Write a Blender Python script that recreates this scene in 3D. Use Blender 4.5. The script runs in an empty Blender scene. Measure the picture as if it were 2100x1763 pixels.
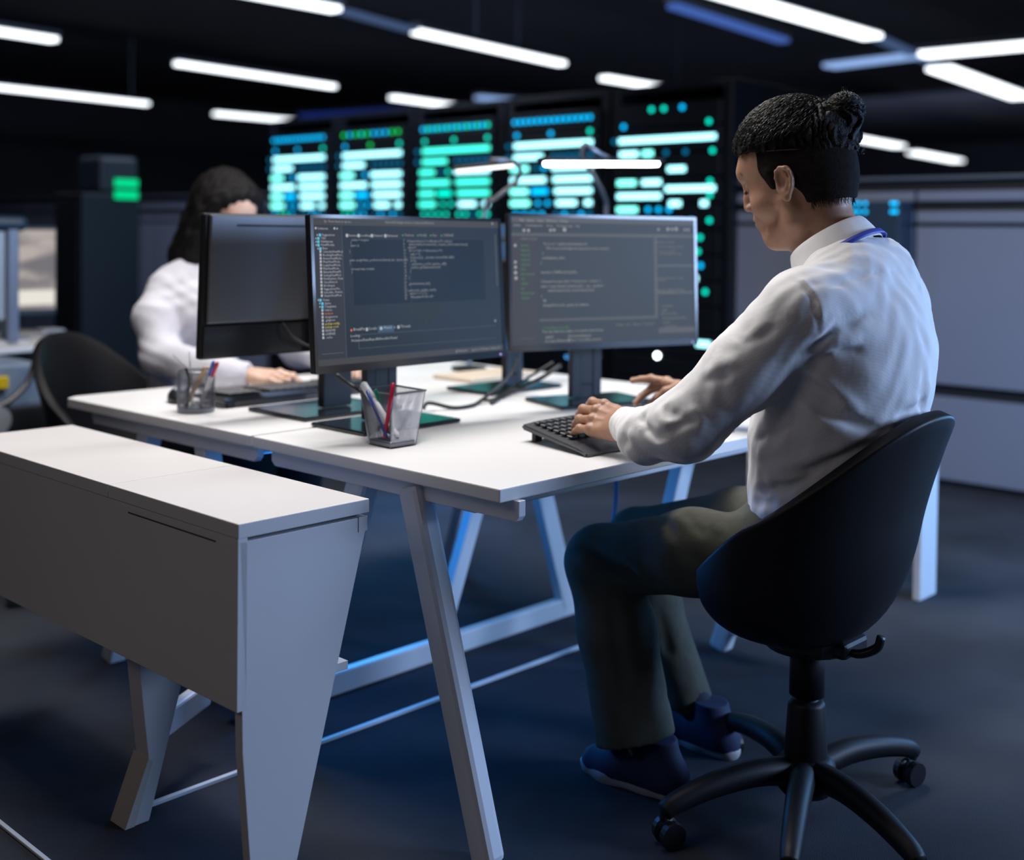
import bpy, bmesh, math, random
import numpy as np
from mathutils import Vector, Matrix
random.seed(7)
S = bpy.context.scene
COL = S.collection
PI = math.pi

# ------------------------------------------------------------------ camera, world, exposure, lights
F_PX, PITCH, ROLL, YAW, CY, HC = 2464.8, 0.02467, 0.0120, 0.75728, 538.9, 1.2
def cam_basis():
    cp, sp = math.cos(PITCH), math.sin(PITCH)
    F = Vector((math.cos(YAW), math.sin(YAW), 0)); R = Vector((math.sin(YAW), -math.cos(YAW), 0)); U = Vector((0, 0, 1))
    Fd = F*cp - U*sp; Ud = U*cp + F*sp
    r = R*math.cos(ROLL) + Ud*math.sin(ROLL); u = Ud*math.cos(ROLL) - R*math.sin(ROLL)
    return r, u, Fd
cr, cu, cf = cam_basis()
cd = bpy.data.cameras.new('camera'); cam = bpy.data.objects.new('camera', cd); COL.objects.link(cam)
M = Matrix((cr, cu, -cf)).transposed().to_4x4(); M.translation = Vector((0, 0, HC)); cam.matrix_world = M
cd.sensor_width = 36; cd.lens = F_PX/2100*36; cd.shift_x = 0; cd.shift_y = -(881.5-CY)/2100
cd.dof.use_dof = True; cd.dof.focus_distance = 2.32; cd.dof.aperture_fstop = 1.7; cd.clip_start = .05; cd.clip_end = 100
S.camera = cam
S.view_settings.view_transform = 'Standard'; S.view_settings.look = 'None'
S.view_settings.exposure = 0; S.view_settings.gamma = 1; S.view_settings.use_curve_mapping = False
try:
    S.cycles.use_denoising = True; S.cycles.max_bounces = 6; S.cycles.sample_clamp_indirect = 4
except Exception: pass
w = bpy.data.worlds.new('dark_hall'); S.world = w; w.use_nodes = True
w.node_tree.nodes['Background'].inputs[0].default_value = (.20, .26, .42, 1)
w.node_tree.nodes['Background'].inputs[1].default_value = .013
def area(name, loc, target, size, power, color, sy=None):
    l = bpy.data.lights.new(name, 'AREA'); l.energy = power; l.color = color; l.size = size
    if sy: l.shape = 'RECTANGLE'; l.size_y = sy
    o = bpy.data.objects.new(name, l); COL.objects.link(o); o.location = loc
    d = Vector(target)-Vector(loc); o.rotation_euler = d.to_track_quat('-Z', 'Y').to_euler(); return o
area('overhead_lamp', (2.3, 2.6, 3.05), (2.2, 2.3, .7), 2.6, 95, (1, .97, .95), .4)
area('bench_top_fill', (1.7, 2.1, 3.1), (1.3, 2.2, .7), 1.6, 24, (1, .95, .92), .3)  # unseen fill that brightens the bench top, no fixture built
area('blue_side_fill', (4.0, -1.5, 1.5), (2.0, 1.5, .75), 1.1, 120, (.44, .62, 1), .9)  # added blue light from the right, standing for supposed screens, none built
area('blue_leg_fill', (4.9, .5, .95), (2.8, 2.3, .3), .7, 34, (.20, .50, 1), .7)  # added unseen light that turns the far desk legs blue
area('under_desk_lamp', (1.93, 2.60, .56), (2.12, 1.75, .47), .22, 4, (.02, .30, 1), .10)
area('blue_floor_lamp', (3.6, 4.3, .6), (2.4, 1.6, .5), .5, 18, (.06, .38, 1), .3)
area('hall_fill', (12, 8, 1.6), (12, 8, 3.6), 9, 13, (.6, .7, 1), 9)  # added uplight that lifts the ceiling out of black
area('hall_fill_far', (19, 8, 2.0), (30, 8, 2.0), 6, 70, (.6, .7, 1), 2)  # added unseen light to brighten the far wall
area('warm_side_fill', (-.8, 1.9, 2.2), (2, 1.3, .8), 1.2, 5.5, (1, .88, .82), .8)  # weak warm fill from the camera side, not a fitting in the room
area('partition_fill', (4.6, .6, 3.0), (5.3, 2.6, .4), 2.4, 8, (.68, .78, 1), .3)  # unseen fill that brightens the right-hand partition
area('rear_partition_fill', (3.9, 6.8, 3.0), (5.5, 8.5, .6), 3, 60, (.68, .78, 1), .3)  # unseen fill that brightens the partition panels on the left

def ray(px, py):
    return cr*((px-1050)/F_PX) - cu*((py-CY)/F_PX) + cf
def at(px, py, ax, val):            # a measured point of the room: pixel ray met with a real plane (x, y or z = val)
    d = ray(px, py); o = Vector((0, 0, HC)); return o + d*((val-o[ax])/d[ax])

# ------------------------------------------------------------------ materials
MATS = {}
def mat(name, col, rough=.5, metal=0, emit=None, es=1, noise=0, nscale=8, bump=0, bscale=60, spec=.5, coat=0, alpha=1, sheen=0):
    if name in MATS: return MATS[name]
    m = bpy.data.materials.new(name); m.use_nodes = True; nt = m.node_tree; b = nt.nodes['Principled BSDF']
    b.inputs['Base Color'].default_value = (*col, 1); b.inputs['Roughness'].default_value = rough
    b.inputs['Metallic'].default_value = metal; b.inputs['Specular IOR Level'].default_value = spec
    if coat: b.inputs['Coat Weight'].default_value = coat
    if sheen: b.inputs['Sheen Weight'].default_value = sheen
    if alpha < 1: b.inputs['Alpha'].default_value = alpha
    if emit: b.inputs['Emission Color'].default_value = (*emit, 1); b.inputs['Emission Strength'].default_value = es
    tc = nt.nodes.new('ShaderNodeTexCoord')
    if noise:
        n = nt.nodes.new('ShaderNodeTexNoise'); n.inputs['Scale'].default_value = nscale; n.inputs['Detail'].default_value = 6
        nt.links.new(tc.outputs['Object'], n.inputs['Vector'])
        r = nt.nodes.new('ShaderNodeValToRGB')
        r.color_ramp.elements[0].position = .3; r.color_ramp.elements[1].position = .72
        r.color_ramp.elements[0].color = (*[c*(1-noise) for c in col], 1)
        r.color_ramp.elements[1].color = (*[min(1, c*(1+noise)) for c in col], 1)
        nt.links.new(n.outputs['Fac'], r.inputs['Fac']); nt.links.new(r.outputs['Color'], b.inputs['Base Color'])
    if bump:
        n = nt.nodes.new('ShaderNodeTexNoise'); n.inputs['Scale'].default_value = bscale; n.inputs['Detail'].default_value = 4
        nt.links.new(tc.outputs['Object'], n.inputs['Vector'])
        bp = nt.nodes.new('ShaderNodeBump'); bp.inputs['Strength'].default_value = bump; bp.inputs['Distance'].default_value = .004
        nt.links.new(n.outputs['Fac'], bp.inputs['Height']); nt.links.new(bp.outputs['Normal'], b.inputs['Normal'])
    MATS[name] = m; return m
def shirt_mat(name, col, scale=620):
    m = mat(name, col, rough=.75, sheen=.15); nt = m.node_tree; b = nt.nodes['Principled BSDF']
    tc = nt.nodes.new('ShaderNodeTexCoord'); wv = nt.nodes.new('ShaderNodeTexWave'); wv.inputs['Scale'].default_value = scale/6.28
    wv.bands_direction = 'DIAGONAL'; wv.inputs['Distortion'].default_value = 1.2; wv.inputs['Detail Scale'].default_value = .4
    r = nt.nodes.new('ShaderNodeValToRGB'); r.color_ramp.elements[0].position = .05; r.color_ramp.elements[1].position = .45
    r.color_ramp.elements[0].color = (*[c*.93 for c in col], 1); r.color_ramp.elements[1].color = (*col, 1)
    nt.links.new(tc.outputs['Object'], wv.inputs['Vector']); nt.links.new(wv.outputs['Fac'], r.inputs['Fac']); nt.links.new(r.outputs['Color'], b.inputs['Base Color'])
    n = nt.nodes.new('ShaderNodeTexNoise'); n.inputs['Scale'].default_value = 14; n.inputs['Detail'].default_value = 3
    nt.links.new(tc.outputs['Object'], n.inputs['Vector'])
    bp = nt.nodes.new('ShaderNodeBump'); bp.inputs['Strength'].default_value = .35; bp.inputs['Distance'].default_value = .01
    nt.links.new(n.outputs['Fac'], bp.inputs['Height']); nt.links.new(bp.outputs['Normal'], b.inputs['Normal'])
    return m
def skin_mat(name, col, dark):
    m = mat(name, col, rough=.48); nt = m.node_tree; b = nt.nodes['Principled BSDF']
    b.inputs['Subsurface Weight'].default_value = .12; b.inputs['Subsurface Radius'].default_value = (.012, .005, .003)
    tc = nt.nodes.new('ShaderNodeTexCoord'); n = nt.nodes.new('ShaderNodeTexNoise'); n.inputs['Scale'].default_value = 45; n.inputs['Detail'].default_value = 5
    r = nt.nodes.new('ShaderNodeValToRGB'); r.color_ramp.elements[0].position = .3; r.color_ramp.elements[1].position = .7
    r.color_ramp.elements[0].color = (*dark, 1); r.color_ramp.elements[1].color = (*col, 1)
    nt.links.new(tc.outputs['Object'], n.inputs['Vector']); nt.links.new(n.outputs['Fac'], r.inputs['Fac']); nt.links.new(r.outputs['Color'], b.inputs['Base Color'])
    n2 = nt.nodes.new('ShaderNodeTexNoise'); n2.inputs['Scale'].default_value = 220
    nt.links.new(tc.outputs['Object'], n2.inputs['Vector'])
    bp = nt.nodes.new('ShaderNodeBump'); bp.inputs['Strength'].default_value = .2; bp.inputs['Distance'].default_value = .001
    nt.links.new(n2.outputs['Fac'], bp.inputs['Height']); nt.links.new(bp.outputs['Normal'], b.inputs['Normal'])
    return m
def emi(name, col, s):
    if name in MATS: return MATS[name]
    m = bpy.data.materials.new(name); m.use_nodes = True; nt = m.node_tree; nt.nodes.clear()
    e = nt.nodes.new('ShaderNodeEmission'); o = nt.nodes.new('ShaderNodeOutputMaterial')
    e.inputs[0].default_value = (*col, 1); e.inputs[1].default_value = s; nt.links.new(e.outputs[0], o.inputs[0]); MATS[name] = m; return m

WHITE = mat('white_laminate', (.72, .71, .71), .38, noise=.02, nscale=3, bump=.03, bscale=300)
CABW = mat('cabinet_laminate', (.60, .58, .58), .45, noise=.02, nscale=4, bump=.03, bscale=300)
METALW = mat('white_powder_coat', (.66, .67, .70), .4, bump=.04, bscale=400)
BLACKP = mat('black_plastic', (.010, .011, .013), .42, bump=.04, bscale=500)
GLOSSB = mat('glossy_black_plastic', (.02, .022, .026), .16)
CHAIRP = mat('black_chair_shell', (.005, .005, .007), .52, bump=.05, bscale=260, spec=.32)
DARKG = mat('dark_grey_plastic', (.018, .020, .024), .5, bump=.03, bscale=500, spec=.3)
GREYBACK = mat('grey_metal_monitor_back', (.17, .175, .19), .36, metal=.55)
CARPET = mat('dark_carpet', (.040, .044, .054), .93, noise=.28, nscale=2.2, bump=.5, bscale=420, spec=.1)
WALLD = mat('dark_wall_paint', (.085, .09, .115), .9, noise=.1, nscale=1)
PANEL = mat('grey_wall_panel', (.21, .235, .31), .5, noise=.03, nscale=2)
JOINT = mat('black_joint', (.008, .009, .012), .6)
RACKM = mat('black_rack_metal', (.006, .008, .012), .4, metal=.2)
WIRE = mat('silver_wire_mesh', (.20, .21, .25), .35, metal=.8)
STRIP = mat('white_floor_cable', (.7, .74, .8), .5)
CABLE = mat('black_cable', (.008, .009, .012), .4)

# ------------------------------------------------------------------ object helpers
def link(name, me, m, parent=None, smooth=False):
    o = bpy.data.objects.new(name, me); COL.objects.link(o)
    if m is not None: me.materials.append(m)
    if smooth:
        me.polygons.foreach_set('use_smooth', [True]*len(me.polygons))
    if parent is not None:
        o.parent = parent
        o.matrix_parent_inverse = Matrix.Translation(-parent.location) if parent.type == 'EMPTY' and tuple(parent.rotation_euler) == (0, 0, 0) else Matrix.Identity(4)
    return o
def obj(name, bm, m, parent=None, smooth=False):
    me = bpy.data.meshes.new(name); bm.normal_update(); bm.to_mesh(me); bm.free(); return link(name, me, m, parent, smooth)
def tag(o, label, cat=None, group=None, kind=None):
    if label: o['label'] = label
    if cat: o['category'] = cat
    if group: o['group'] = group
    if kind: o['kind'] = kind
    return o
def thing(name, label, cat, loc=(0, 0, 0), group=None):
    o = bpy.data.objects.new(name, None); COL.objects.link(o); o.location = loc; o.empty_display_size = .05
    return tag(o, label, cat, group)
def struct(name, bm, m, parent=None):
    o = obj(name, bm, m, parent)
    if parent is None: o['kind'] = 'structure'
    return o
def box(bm, lo, hi, bev=0, seg=2, mx=None):
    c = [(a+b)/2 for a, b in zip(lo, hi)]; s = [abs(b-a) for a, b in zip(lo, hi)]
    r = bmesh.ops.create_cube(bm, size=1, matrix=Matrix.Translation(c) @ Matrix.Diagonal((*s, 1)))
    vs = r['verts']
    if bev:
        es = list({e for v in vs for e in v.link_edges})
        rb = bmesh.ops.bevel(bm, geom=es, offset=bev, segments=seg, affect='EDGES', profile=.5)
        vs = list({v for f in rb['faces'] for v in f.verts} | {v for v in vs if v.is_valid})
    if mx is not None: bmesh.ops.transform(bm, matrix=mx, verts=vs)
    return vs
def B(lo, hi, bev=0, seg=2, mx=None):
    bm = bmesh.new(); box(bm, lo, hi, bev, seg, mx); return bm
def prism(bm, pts, ext, bev=0):
    """closed polygon of 3-D points, extruded by the vector ext"""
    ext = Vector(ext); n = len(pts)
    a = [bm.verts.new(Vector(p)) for p in pts]; b = [bm.verts.new(Vector(p)+ext) for p in pts]
    fs = [bm.faces.new(a[::-1]), bm.faces.new(b)]
    for i in range(n): fs.append(bm.faces.new((a[i], a[(i+1) % n], b[(i+1) % n], b[i])))
    bmesh.ops.recalc_face_normals(bm, faces=fs)
    if bev: bmesh.ops.bevel(bm, geom=list({e for f in fs for e in f.edges}), offset=bev, segments=2, affect='EDGES', profile=.5)
    return bm
def tube(bm, pts, r, n=8, cap=True):
    pts = [Vector(p) for p in pts]; rs = r if isinstance(r, (list, tuple)) else [r]*len(pts)
    rings = []; up = Vector((.13, .21, .97)).normalized(); prev = None
    for i, p in enumerate(pts):
        t = (pts[min(i+1, len(pts)-1)]-pts[max(i-1, 0)]).normalized()
        if prev is None:
            x = t.cross(up)
            if x.length < .05: x = t.cross(Vector((1, 0, 0)))
        else: x = prev - t*prev.dot(t)
        x.normalize(); prev = x; y = t.cross(x)
        rings.append([bm.verts.new(p+(x*math.cos(2*PI*k/n)+y*math.sin(2*PI*k/n))*rs[i]) for k in range(n)])
    for a, b in zip(rings, rings[1:]):
        for k in range(n): bm.faces.new((a[k], a[(k+1) % n], b[(k+1) % n], b[k]))
    if cap: bm.faces.new(rings[0][::-1]); bm.faces.new(rings[-1])
def T(pts, r, n=8):
    bm = bmesh.new(); tube(bm, pts, r, n); return bm
def spline(ctrl, n=8):
    P = [Vector(c) for c in ctrl]; P = [P[0]*2-P[1]]+P+[P[-1]*2-P[-2]]; out = []
    for i in range(1, len(P)-2):
        a, b, c, d = P[i-1:i+3]
        for k in range(n):
            t = k/n; out.append(.5*((2*b)+(c-a)*t+(2*a-5*b+4*c-d)*t*t+(3*b-a-3*c+d)*t**3))
    out.append(P[-2]); return out
def lathe(bm, prof, n=24, c=(0, 0, 0), capb=True, capt=True):
    rings = [[bm.verts.new((c[0]+r*math.cos(2*PI*k/n), c[1]+r*math.sin(2*PI*k/n), c[2]+z)) for k in range(n)] for r, z in prof]
    for a, b in zip(rings, rings[1:]):
        for k in range(n): bm.faces.new((a[k], a[(k+1) % n], b[(k+1) % n], b[k]))
    if capb: bm.faces.new(rings[0][::-1])
    if capt: bm.faces.new(rings[-1])
def beam(bm, a, b, w, t, up=(0, 0, 1), w2=None, t2=None, bev=.006):
    """bar of rectangular section w x t from a to b, tapering to w2 x t2"""
    a, b = Vector(a), Vector(b); d = (b-a).normalized(); x = d.cross(Vector(up)).normalized(); y = x.cross(d)
    w2 = w2 or w; t2 = t2 or t; vs = []
    for p, ww, tt in ((a, w, t), (b, w2, t2)):
        vs.append([bm.verts.new(p+x*ww/2*sx+y*tt/2*sy) for sx, sy in ((-1, -1), (1, -1), (1, 1), (-1, 1))])
    fs = [bm.faces.new(vs[0][::-1]), bm.faces.new(vs[1])]
    for k in range(4): fs.append(bm.faces.new((vs[0][k], vs[0][(k+1) % 4], vs[1][(k+1) % 4], vs[1][k])))
    bmesh.ops.recalc_face_normals(bm, faces=fs)
    if bev: bmesh.ops.bevel(bm, geom=list({e for f in fs for e in f.edges}), offset=bev, segments=2, affect='EDGES', profile=.5)
def BM(*a, **k):
    bm = bmesh.new(); beam(bm, *a, **k); return bm
def pydata(name, v, f, m, parent=None, smooth=True):
    me = bpy.data.meshes.new(name); v = np.asarray(v, np.float32); f = np.asarray(f, np.int32)
    me.vertices.add(len(v)); me.vertices.foreach_set('co', v.ravel())
    me.loops.add(f.size); me.loops.foreach_set('vertex_index', f.ravel())
    me.polygons.add(len(f)); me.polygons.foreach_set('loop_start', np.arange(0, f.size, f.shape[1], dtype=np.int32))
    me.polygons.foreach_set('loop_total', np.full(len(f), f.shape[1], np.int32))
    me.update(calc_edges=True); me.validate(); return link(name, me, m, parent, smooth)

# ------------------------------------------------------------------ signed-distance modelling (continuous bodies and cloth)
class SDF:
    def __init__(s, lo, hi, h):
        s.lo = np.array(lo, float); s.h = h; s.n = np.ceil((np.array(hi)-s.lo)/h).astype(int)+1
        s.ax = [(s.lo[i]+np.arange(s.n[i])*h).astype(np.float32) for i in range(3)]
        s.d = np.full(tuple(s.n), .06, np.float32)
    def sl(s, lo, hi, pad):
        a = np.clip(np.floor((np.array(lo)-pad-s.lo)/s.h).astype(int), 0, s.n); b = np.clip(np.ceil((np.array(hi)+pad-s.lo)/s.h).astype(int)+1, 0, s.n)
        if (b <= a).any(): return None
        k = tuple(slice(i, j) for i, j in zip(a, b))
        return k, np.ix_(*[s.ax[i][k[i]] for i in range(3)])
    def put(s, k, e, kk, sub):
        d = s.d[k]
        if sub: e = -e; h = np.maximum(kk-np.abs(d-e), 0)/kk; s.d[k] = np.maximum(d, e)+h*h*kk/4
        else: h = np.maximum(kk-np.abs(d-e), 0)/kk; s.d[k] = np.minimum(d, e)-h*h*kk/4
    def cap(s, a, b, ra, rb=None, k=.01, sub=False, flat=None):
        rb = ra if rb is None else rb; a = np.array(a, float); b = np.array(b, float); r = max(ra, rb)
        q = s.sl(np.minimum(a, b)-r*1.6, np.maximum(a, b)+r*1.6, k+.01)
        if q is None: return s
        sl, (X, Y, Z) = q; ab = b-a; L = max(ab@ab, 1e-12)
        px, py, pz = X-a[0], Y-a[1], Z-a[2]
        t = np.clip((px*ab[0]+py*ab[1]+pz*ab[2])/L, 0, 1)
        dx, dy, dz = px-t*ab[0], py-t*ab[1], pz-t*ab[2]
        if flat is not None:
            n, f = np.array(flat[0], float), flat[1]; n = n/np.linalg.norm(n); g = (dx*n[0]+dy*n[1]+dz*n[2])*(f-1)
            dx = dx+g*n[0]; dy = dy+g*n[1]; dz = dz+g*n[2]
        s.put(sl, (np.sqrt(dx*dx+dy*dy+dz*dz)-(ra+(rb-ra)*t)).astype(np.float32), k, sub); return s
    def ell(s, c, r, R=None, k=.012, sub=False):
        c = np.array(c, float); r = np.array(r, float); R = np.eye(3) if R is None else np.array(R, float)
        m = np.abs(R).T@r if True else r
        q = s.sl(c-m, c+m, k+.012)
        if q is None: return s
        sl, (X, Y, Z) = q; X, Y, Z = X-c[0], Y-c[1], Z-c[2]
        u = [R[i][0]*X+R[i][1]*Y+R[i][2]*Z for i in range(3)]
        k0 = np.sqrt(sum((u[i]/r[i])**2 for i in range(3))); k1 = np.sqrt(sum((u[i]/r[i]**2)**2 for i in range(3)))+1e-6
        s.put(sl, (k0*(k0-1)/k1).astype(np.float32), k, sub); return s
    def chain(s, pts, rs, k=.012, **kw):
        for i in range(len(pts)-1): s.cap(pts[i], pts[i+1], rs[i], rs[i+1], k, **kw)
        return s
    def cut(s, p, n, lo=None, hi=None):
        q = s.sl(lo if lo is not None else s.lo, hi if hi is not None else s.lo+s.n*s.h, 0)
        sl, (X, Y, Z) = q; n = np.array(n, float); n /= np.linalg.norm(n)
        s.d[sl] = np.maximum(s.d[sl], ((X-p[0])*n[0]+(Y-p[1])*n[1]+(Z-p[2])*n[2]).astype(np.float32)); return s
    def fold(s, pts, w, h):
        """raise (h>0) or groove (h<0) the surface along a polyline"""
        pts = [np.array(p, float) for p in pts]; lo = np.min(pts, 0)-3*w; hi = np.max(pts, 0)+3*w; q = s.sl(lo, hi, 0)
        if q is None: return s
        sl, (X, Y, Z) = q; best = None; n = len(pts)-1
        for i in range(n):
            a, b = pts[i], pts[i+1]; ab = b-a; px, py, pz = X-a[0], Y-a[1], Z-a[2]
            t = np.clip((px*ab[0]+py*ab[1]+pz*ab[2])/(ab@ab), 0, 1)
            e = (px-t*ab[0])**2+(py-t*ab[1])**2+(pz-t*ab[2])**2; fade = np.clip(4*((i+t)/n)*(1-(i+t)/n)+.12, 0, 1)
            if best is None: best, fd = e, fade
            else: fd = np.where(e < best, fade, fd); best = np.minimum(e, best)
        s.d[sl] -= (h*fd*np.exp(-best/(w*w))).astype(np.float32); return s
    def noise(s, fn, lo=None, hi=None):
        q = s.sl(lo if lo is not None else s.lo, hi if hi is not None else s.lo+s.n*s.h, 0)
        sl, (X, Y, Z) = q; s.d[sl] += fn(X, Y, Z).astype(np.float32); return s
    def mesh(s):
        d = s.d.copy()
        d[0] = d[-1] = .01; d[:, 0] = d[:, -1] = .01; d[:, :, 0] = d[:, :, -1] = .01
        I = d < 0; nx, ny, nz = d.shape
        c = np.zeros((nx-1, ny-1, nz-1), np.int8)
        for i in (0, 1):
            for j in (0, 1):
                for k in (0, 1): c += I[i:nx-1+i, j:ny-1+j, k:nz-1+k]
        act = (c > 0) & (c < 8); idx = np.argwhere(act); vid = np.full(act.shape, -1, np.int32); vid[act] = np.arange(len(idx))
        sm = np.zeros((len(idx), 3)); cnt = np.zeros(len(idx)); x, y, z = idx.T
        for a in range(3):
            for u in (0, 1):
                for v in (0, 1):
                    o = [0, 0, 0]; o[(a+1) % 3] = u; o[(a+2) % 3] = v; e = [o[0], o[1], o[2]]; e[a] = 1
                    d0 = d[x+o[0], y+o[1], z+o[2]]; d1 = d[x+e[0], y+e[1], z+e[2]]; m = (d0 < 0) != (d1 < 0)
                    t = np.where(m, d0/np.where(m, d0-d1, 1), 0); p = np.array(o, float)[None].repeat(len(idx), 0); p[:, a] = t
                    sm[m] += p[m]; cnt[m] += 1
        V = (idx+sm/cnt[:, None])*s.h+s.lo; Q = []
        for a in range(3):
            n = [nx, ny, nz]; s0 = [slice(1, m-1) for m in n]; s0[a] = slice(0, n[a]-1); s1 = list(s0); s1[a] = slice(1, n[a])
            A, Bm = I[tuple(s0)], I[tuple(s1)]; off = np.array([1, 1, 1]); off[a] = 0
            for flip, mask in ((0, A & ~Bm), (1, ~A & Bm)):
                p = np.argwhere(mask)+off
                b, cc = (a+1) % 3, (a+2) % 3; q = []
                for db, dc in ((-1, -1), (0, -1), (0, 0), (-1, 0)):
                    r = p.copy(); r[:, b] += db; r[:, cc] += dc; q.append(vid[r[:, 0], r[:, 1], r[:, 2]])
                q = np.stack(q, 1); Q.append(q[:, ::-1] if flip else q)
        return V, np.concatenate(Q)
def xf(V, F, L, U, s, o): return np.asarray(o)+s*(V[:, :1]*np.asarray(F)+V[:, 1:2]*np.asarray(L)+V[:, 2:3]*np.asarray(U))
def merge(parts):
    vs, fs, n = [], [], 0
    for v, f in parts: vs.append(v); fs.append(f+n); n += len(v)
    return np.concatenate(vs), np.concatenate(fs)

# ------------------------------------------------------------------ room shell
struct('floor', B((-4, -4, -.05), (30, 20, 0)), CARPET)
struct('ceiling', B((-4, -4, 3.6), (30, 20, 3.65)), WALLD)
struct('wall_far', B((30, -4, 0), (30.1, 20, 3.6)), WALLD)
struct('wall_left', B((-4, 20, 0), (30, 20.1, 3.6)), WALLD)
# low panelled partition along x = 5.65
part = struct('wall_back', B((5.69, .2, 0), (5.76, 3.70, 1.5)), JOINT)
part2 = struct('wall_back', B((5.69, 8.04, 0), (5.76, 16, 1.5)), JOINT)
def pan(y0, y1, z0, z1, x=5.65, name='wall_panel'): struct(name, B((x, y0+.008, z0+.006), (5.70, y1-.008, z1-.006), .003), PANEL, part if y1 < 4 else part2)
ys = [.2, 1.41, 2.62, 3.69, 8.05, 8.67, 9.88, 11.09, 12.3, 13.51, 14.72, 15.93]
for a, b in zip(ys, ys[1:]):
    if a == 3.69: continue
    pan(a, b, .03, .44); pan(a, b, .49, 1.262); pan(a, b, 1.27, 1.338); pan(a, b, 1.375, 1.435)
for pp, ya, yb in ((part, .2, 3.70), (part2, 8.04, 16)):
    struct('top_rail', B((5.64, ya, 1.485), (5.77, yb, 1.502), .003), mat('rail_grey', (.12, .13, .16), .4), pp)
    struct('baseboard_back', B((5.675, ya, 0), (5.70, yb, .03)), JOINT, pp)

# ------------------------------------------------------------------ ceiling lights
LE = emi('light_diffuser', (.88, .94, 1), 3.2); LED2 = emi('dim_blue_diffuser', (.10, .22, .75), .55); LE3 = emi('half_lit_diffuser', (.35, .55, 1), .9)
HOUS = mat('lamp_housing', (.05, .06, .08), .4)
def ceil_light(p, q, label, zz=2.8, w=.085, m=LE, grp='linear lights hanging from the dark ceiling', rods=()):
    a = at(*p, 2, zz); b = at(*q, 2, zz); b.z = a.z = zz
    d = (b-a).normalized()
    t = thing('ceiling_light', label, 'light', (a+b)/2, grp)
    obj('housing', BM(a-d*.02+Vector((0, 0, .045)), b+d*.02+Vector((0, 0, .045)), w=w+.02, t=.05, bev=.004), HOUS, t)
    obj('diffuser', BM(a, b, w=w, t=.035, bev=.005), m, t)
    if rods:
        for f in rods: p_ = a.lerp(b, f); obj('hanging_rod', T([p_+Vector((0, 0, .06)), Vector((p_.x, p_.y, 3.6))], .009, 6), mat('rod_metal', (.12, .16, .24), .4, metal=.5), t)
    return a, b
for p, q, lb, ww in [
    ((-140, 44), (112, 82), 'white linear ceiling light cut by the left edge of the picture, topmost on the left', .12),
    ((-60, 173), (302, 213), 'long white linear ceiling light low on the left, above the black tower', .10),
    ((362, 130), (685, 178), 'white linear ceiling light above the woman, between two lower neighbours', .09),
    ((441, 233), (605, 248), 'short white linear ceiling light just above the woman\'s head, lowest on the left', .11),
    ((450, -24), (690, 20), 'white linear ceiling light cut by the top edge, left of centre', .12),
    ((852, 65), (1153, 131), 'large white linear ceiling light at the top centre', .10),
    ((805, 200), (963, 222), 'short white linear ceiling light above the third server rack', .12),
    ((1238, 160), (1397, 187), 'short white linear ceiling light above the rightmost server rack', .12),
    ((1440, -24), (1790, 76), 'brightest and widest ceiling light, cut by the top edge above the man', .17),
    ((1740, 281), (1845, 300), 'small white ceiling light right behind the man\'s hair bun', .22),
    ((1873, 313), (1965, 330), 'smallest white ceiling light, to the right of the hair bun', .24),
    ((1925, 140), (2095, 200), 'white ceiling light at the right edge, running down beyond the crossing light', .24)]:
    ceil_light(p, q, lb, w=ww, rods={852: (.37, .66), 1238: (.95,), 450: (.1, .9), -60: (.9,)}.get(p[0], ()))
ceil_light((1890, 113), (2300, 76), 'long white ceiling light crossing the others at the top right corner', w=.24, rods=())
ceil_light((1700, 136), (1888, 113), 'blue tinted end of the crossing light near the top right', w=.2, m=LE3, rods=())
ceil_light((980, 200), (1093, 210), 'dim blue-white light between two white ones over the fourth rack', w=.16, m=LE3, rods=())
ceil_light((1380, 12), (1608, 84), 'faint blue ceiling light at the top between two white lights', w=.10, m=LED2, rods=())
ceil_light((620, 238), (850, 224), 'dark blue ceiling light glowing above the first two racks', w=.16, m=emi('deep_blue_diffuser', (.02, .06, .45), .35), rods=())
for p, q, lb in (((700, 22), (846, 62), 'dim track between the top centre lights'), ((1800, 78), (1920, 132), 'dim track joining the lights at the top right')):
    a = at(*p, 2, 2.8); b = at(*q, 2, 2.8); tag(obj('light_track', BM(a, b, w=.11, t=.03, bev=.003), emi('faint_track_glow', (.12, .2, .42), .45)), lb, 'track')  # tracks are no lamps; their faint blue brightness is emitted by the material

# ------------------------------------------------------------------ server racks
CY_, CW, GR, TQ, BL, DK = [emi('led_'+n, c, s) for n, c, s in (('cyan', (.0, .42, .85), 2.6), ('bright', (.36, .92, 1), 3.1), ('green', (.0, .75, .12), 1.8),
                         ('teal', (.0, .75, .55), 2.2), ('blue', (.02, .16, .8), 1.2), ('dim', (.0, .22, .45), 1.1))]
TB3 = emi('led_turquoise_bar', (.06, .95, .72), 2.2); TW = emi('led_aqua_bar', (.22, 1, .86), 2.8); TB = TW
rack_labels = ['black server rack with cyan lights, leftmost of the five beside the woman\'s head', 'black server rack with green dots in its top row, second of the five',
               'black server rack with mostly turquoise lights, in the middle of the five', 'black server rack behind the bright desk lamp, with an even cyan top row',
               'black server rack with sparse scattered lights, nearest the man']
def led(par, X, y, z, m, r=.0135):
    bm = bmesh.new(); lathe(bm, [(r, 0), (r, .006)], 8); bmesh.ops.transform(bm, matrix=Matrix.Translation((X, y, z)) @ Matrix.Rotation(-PI/2, 4, 'Y'), verts=bm.verts); obj('indicator_light', bm, m, par)
def bar(par, X, y0, y1, z, m, h=.031): obj('light_bar', B((X-.006, y1, z-h/2), (X, y0, z+h/2), .003), m, par)
XR = 5.55; KS = 1.11
zs = lambda z: 1.2+(z-1.2)*KS
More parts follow.
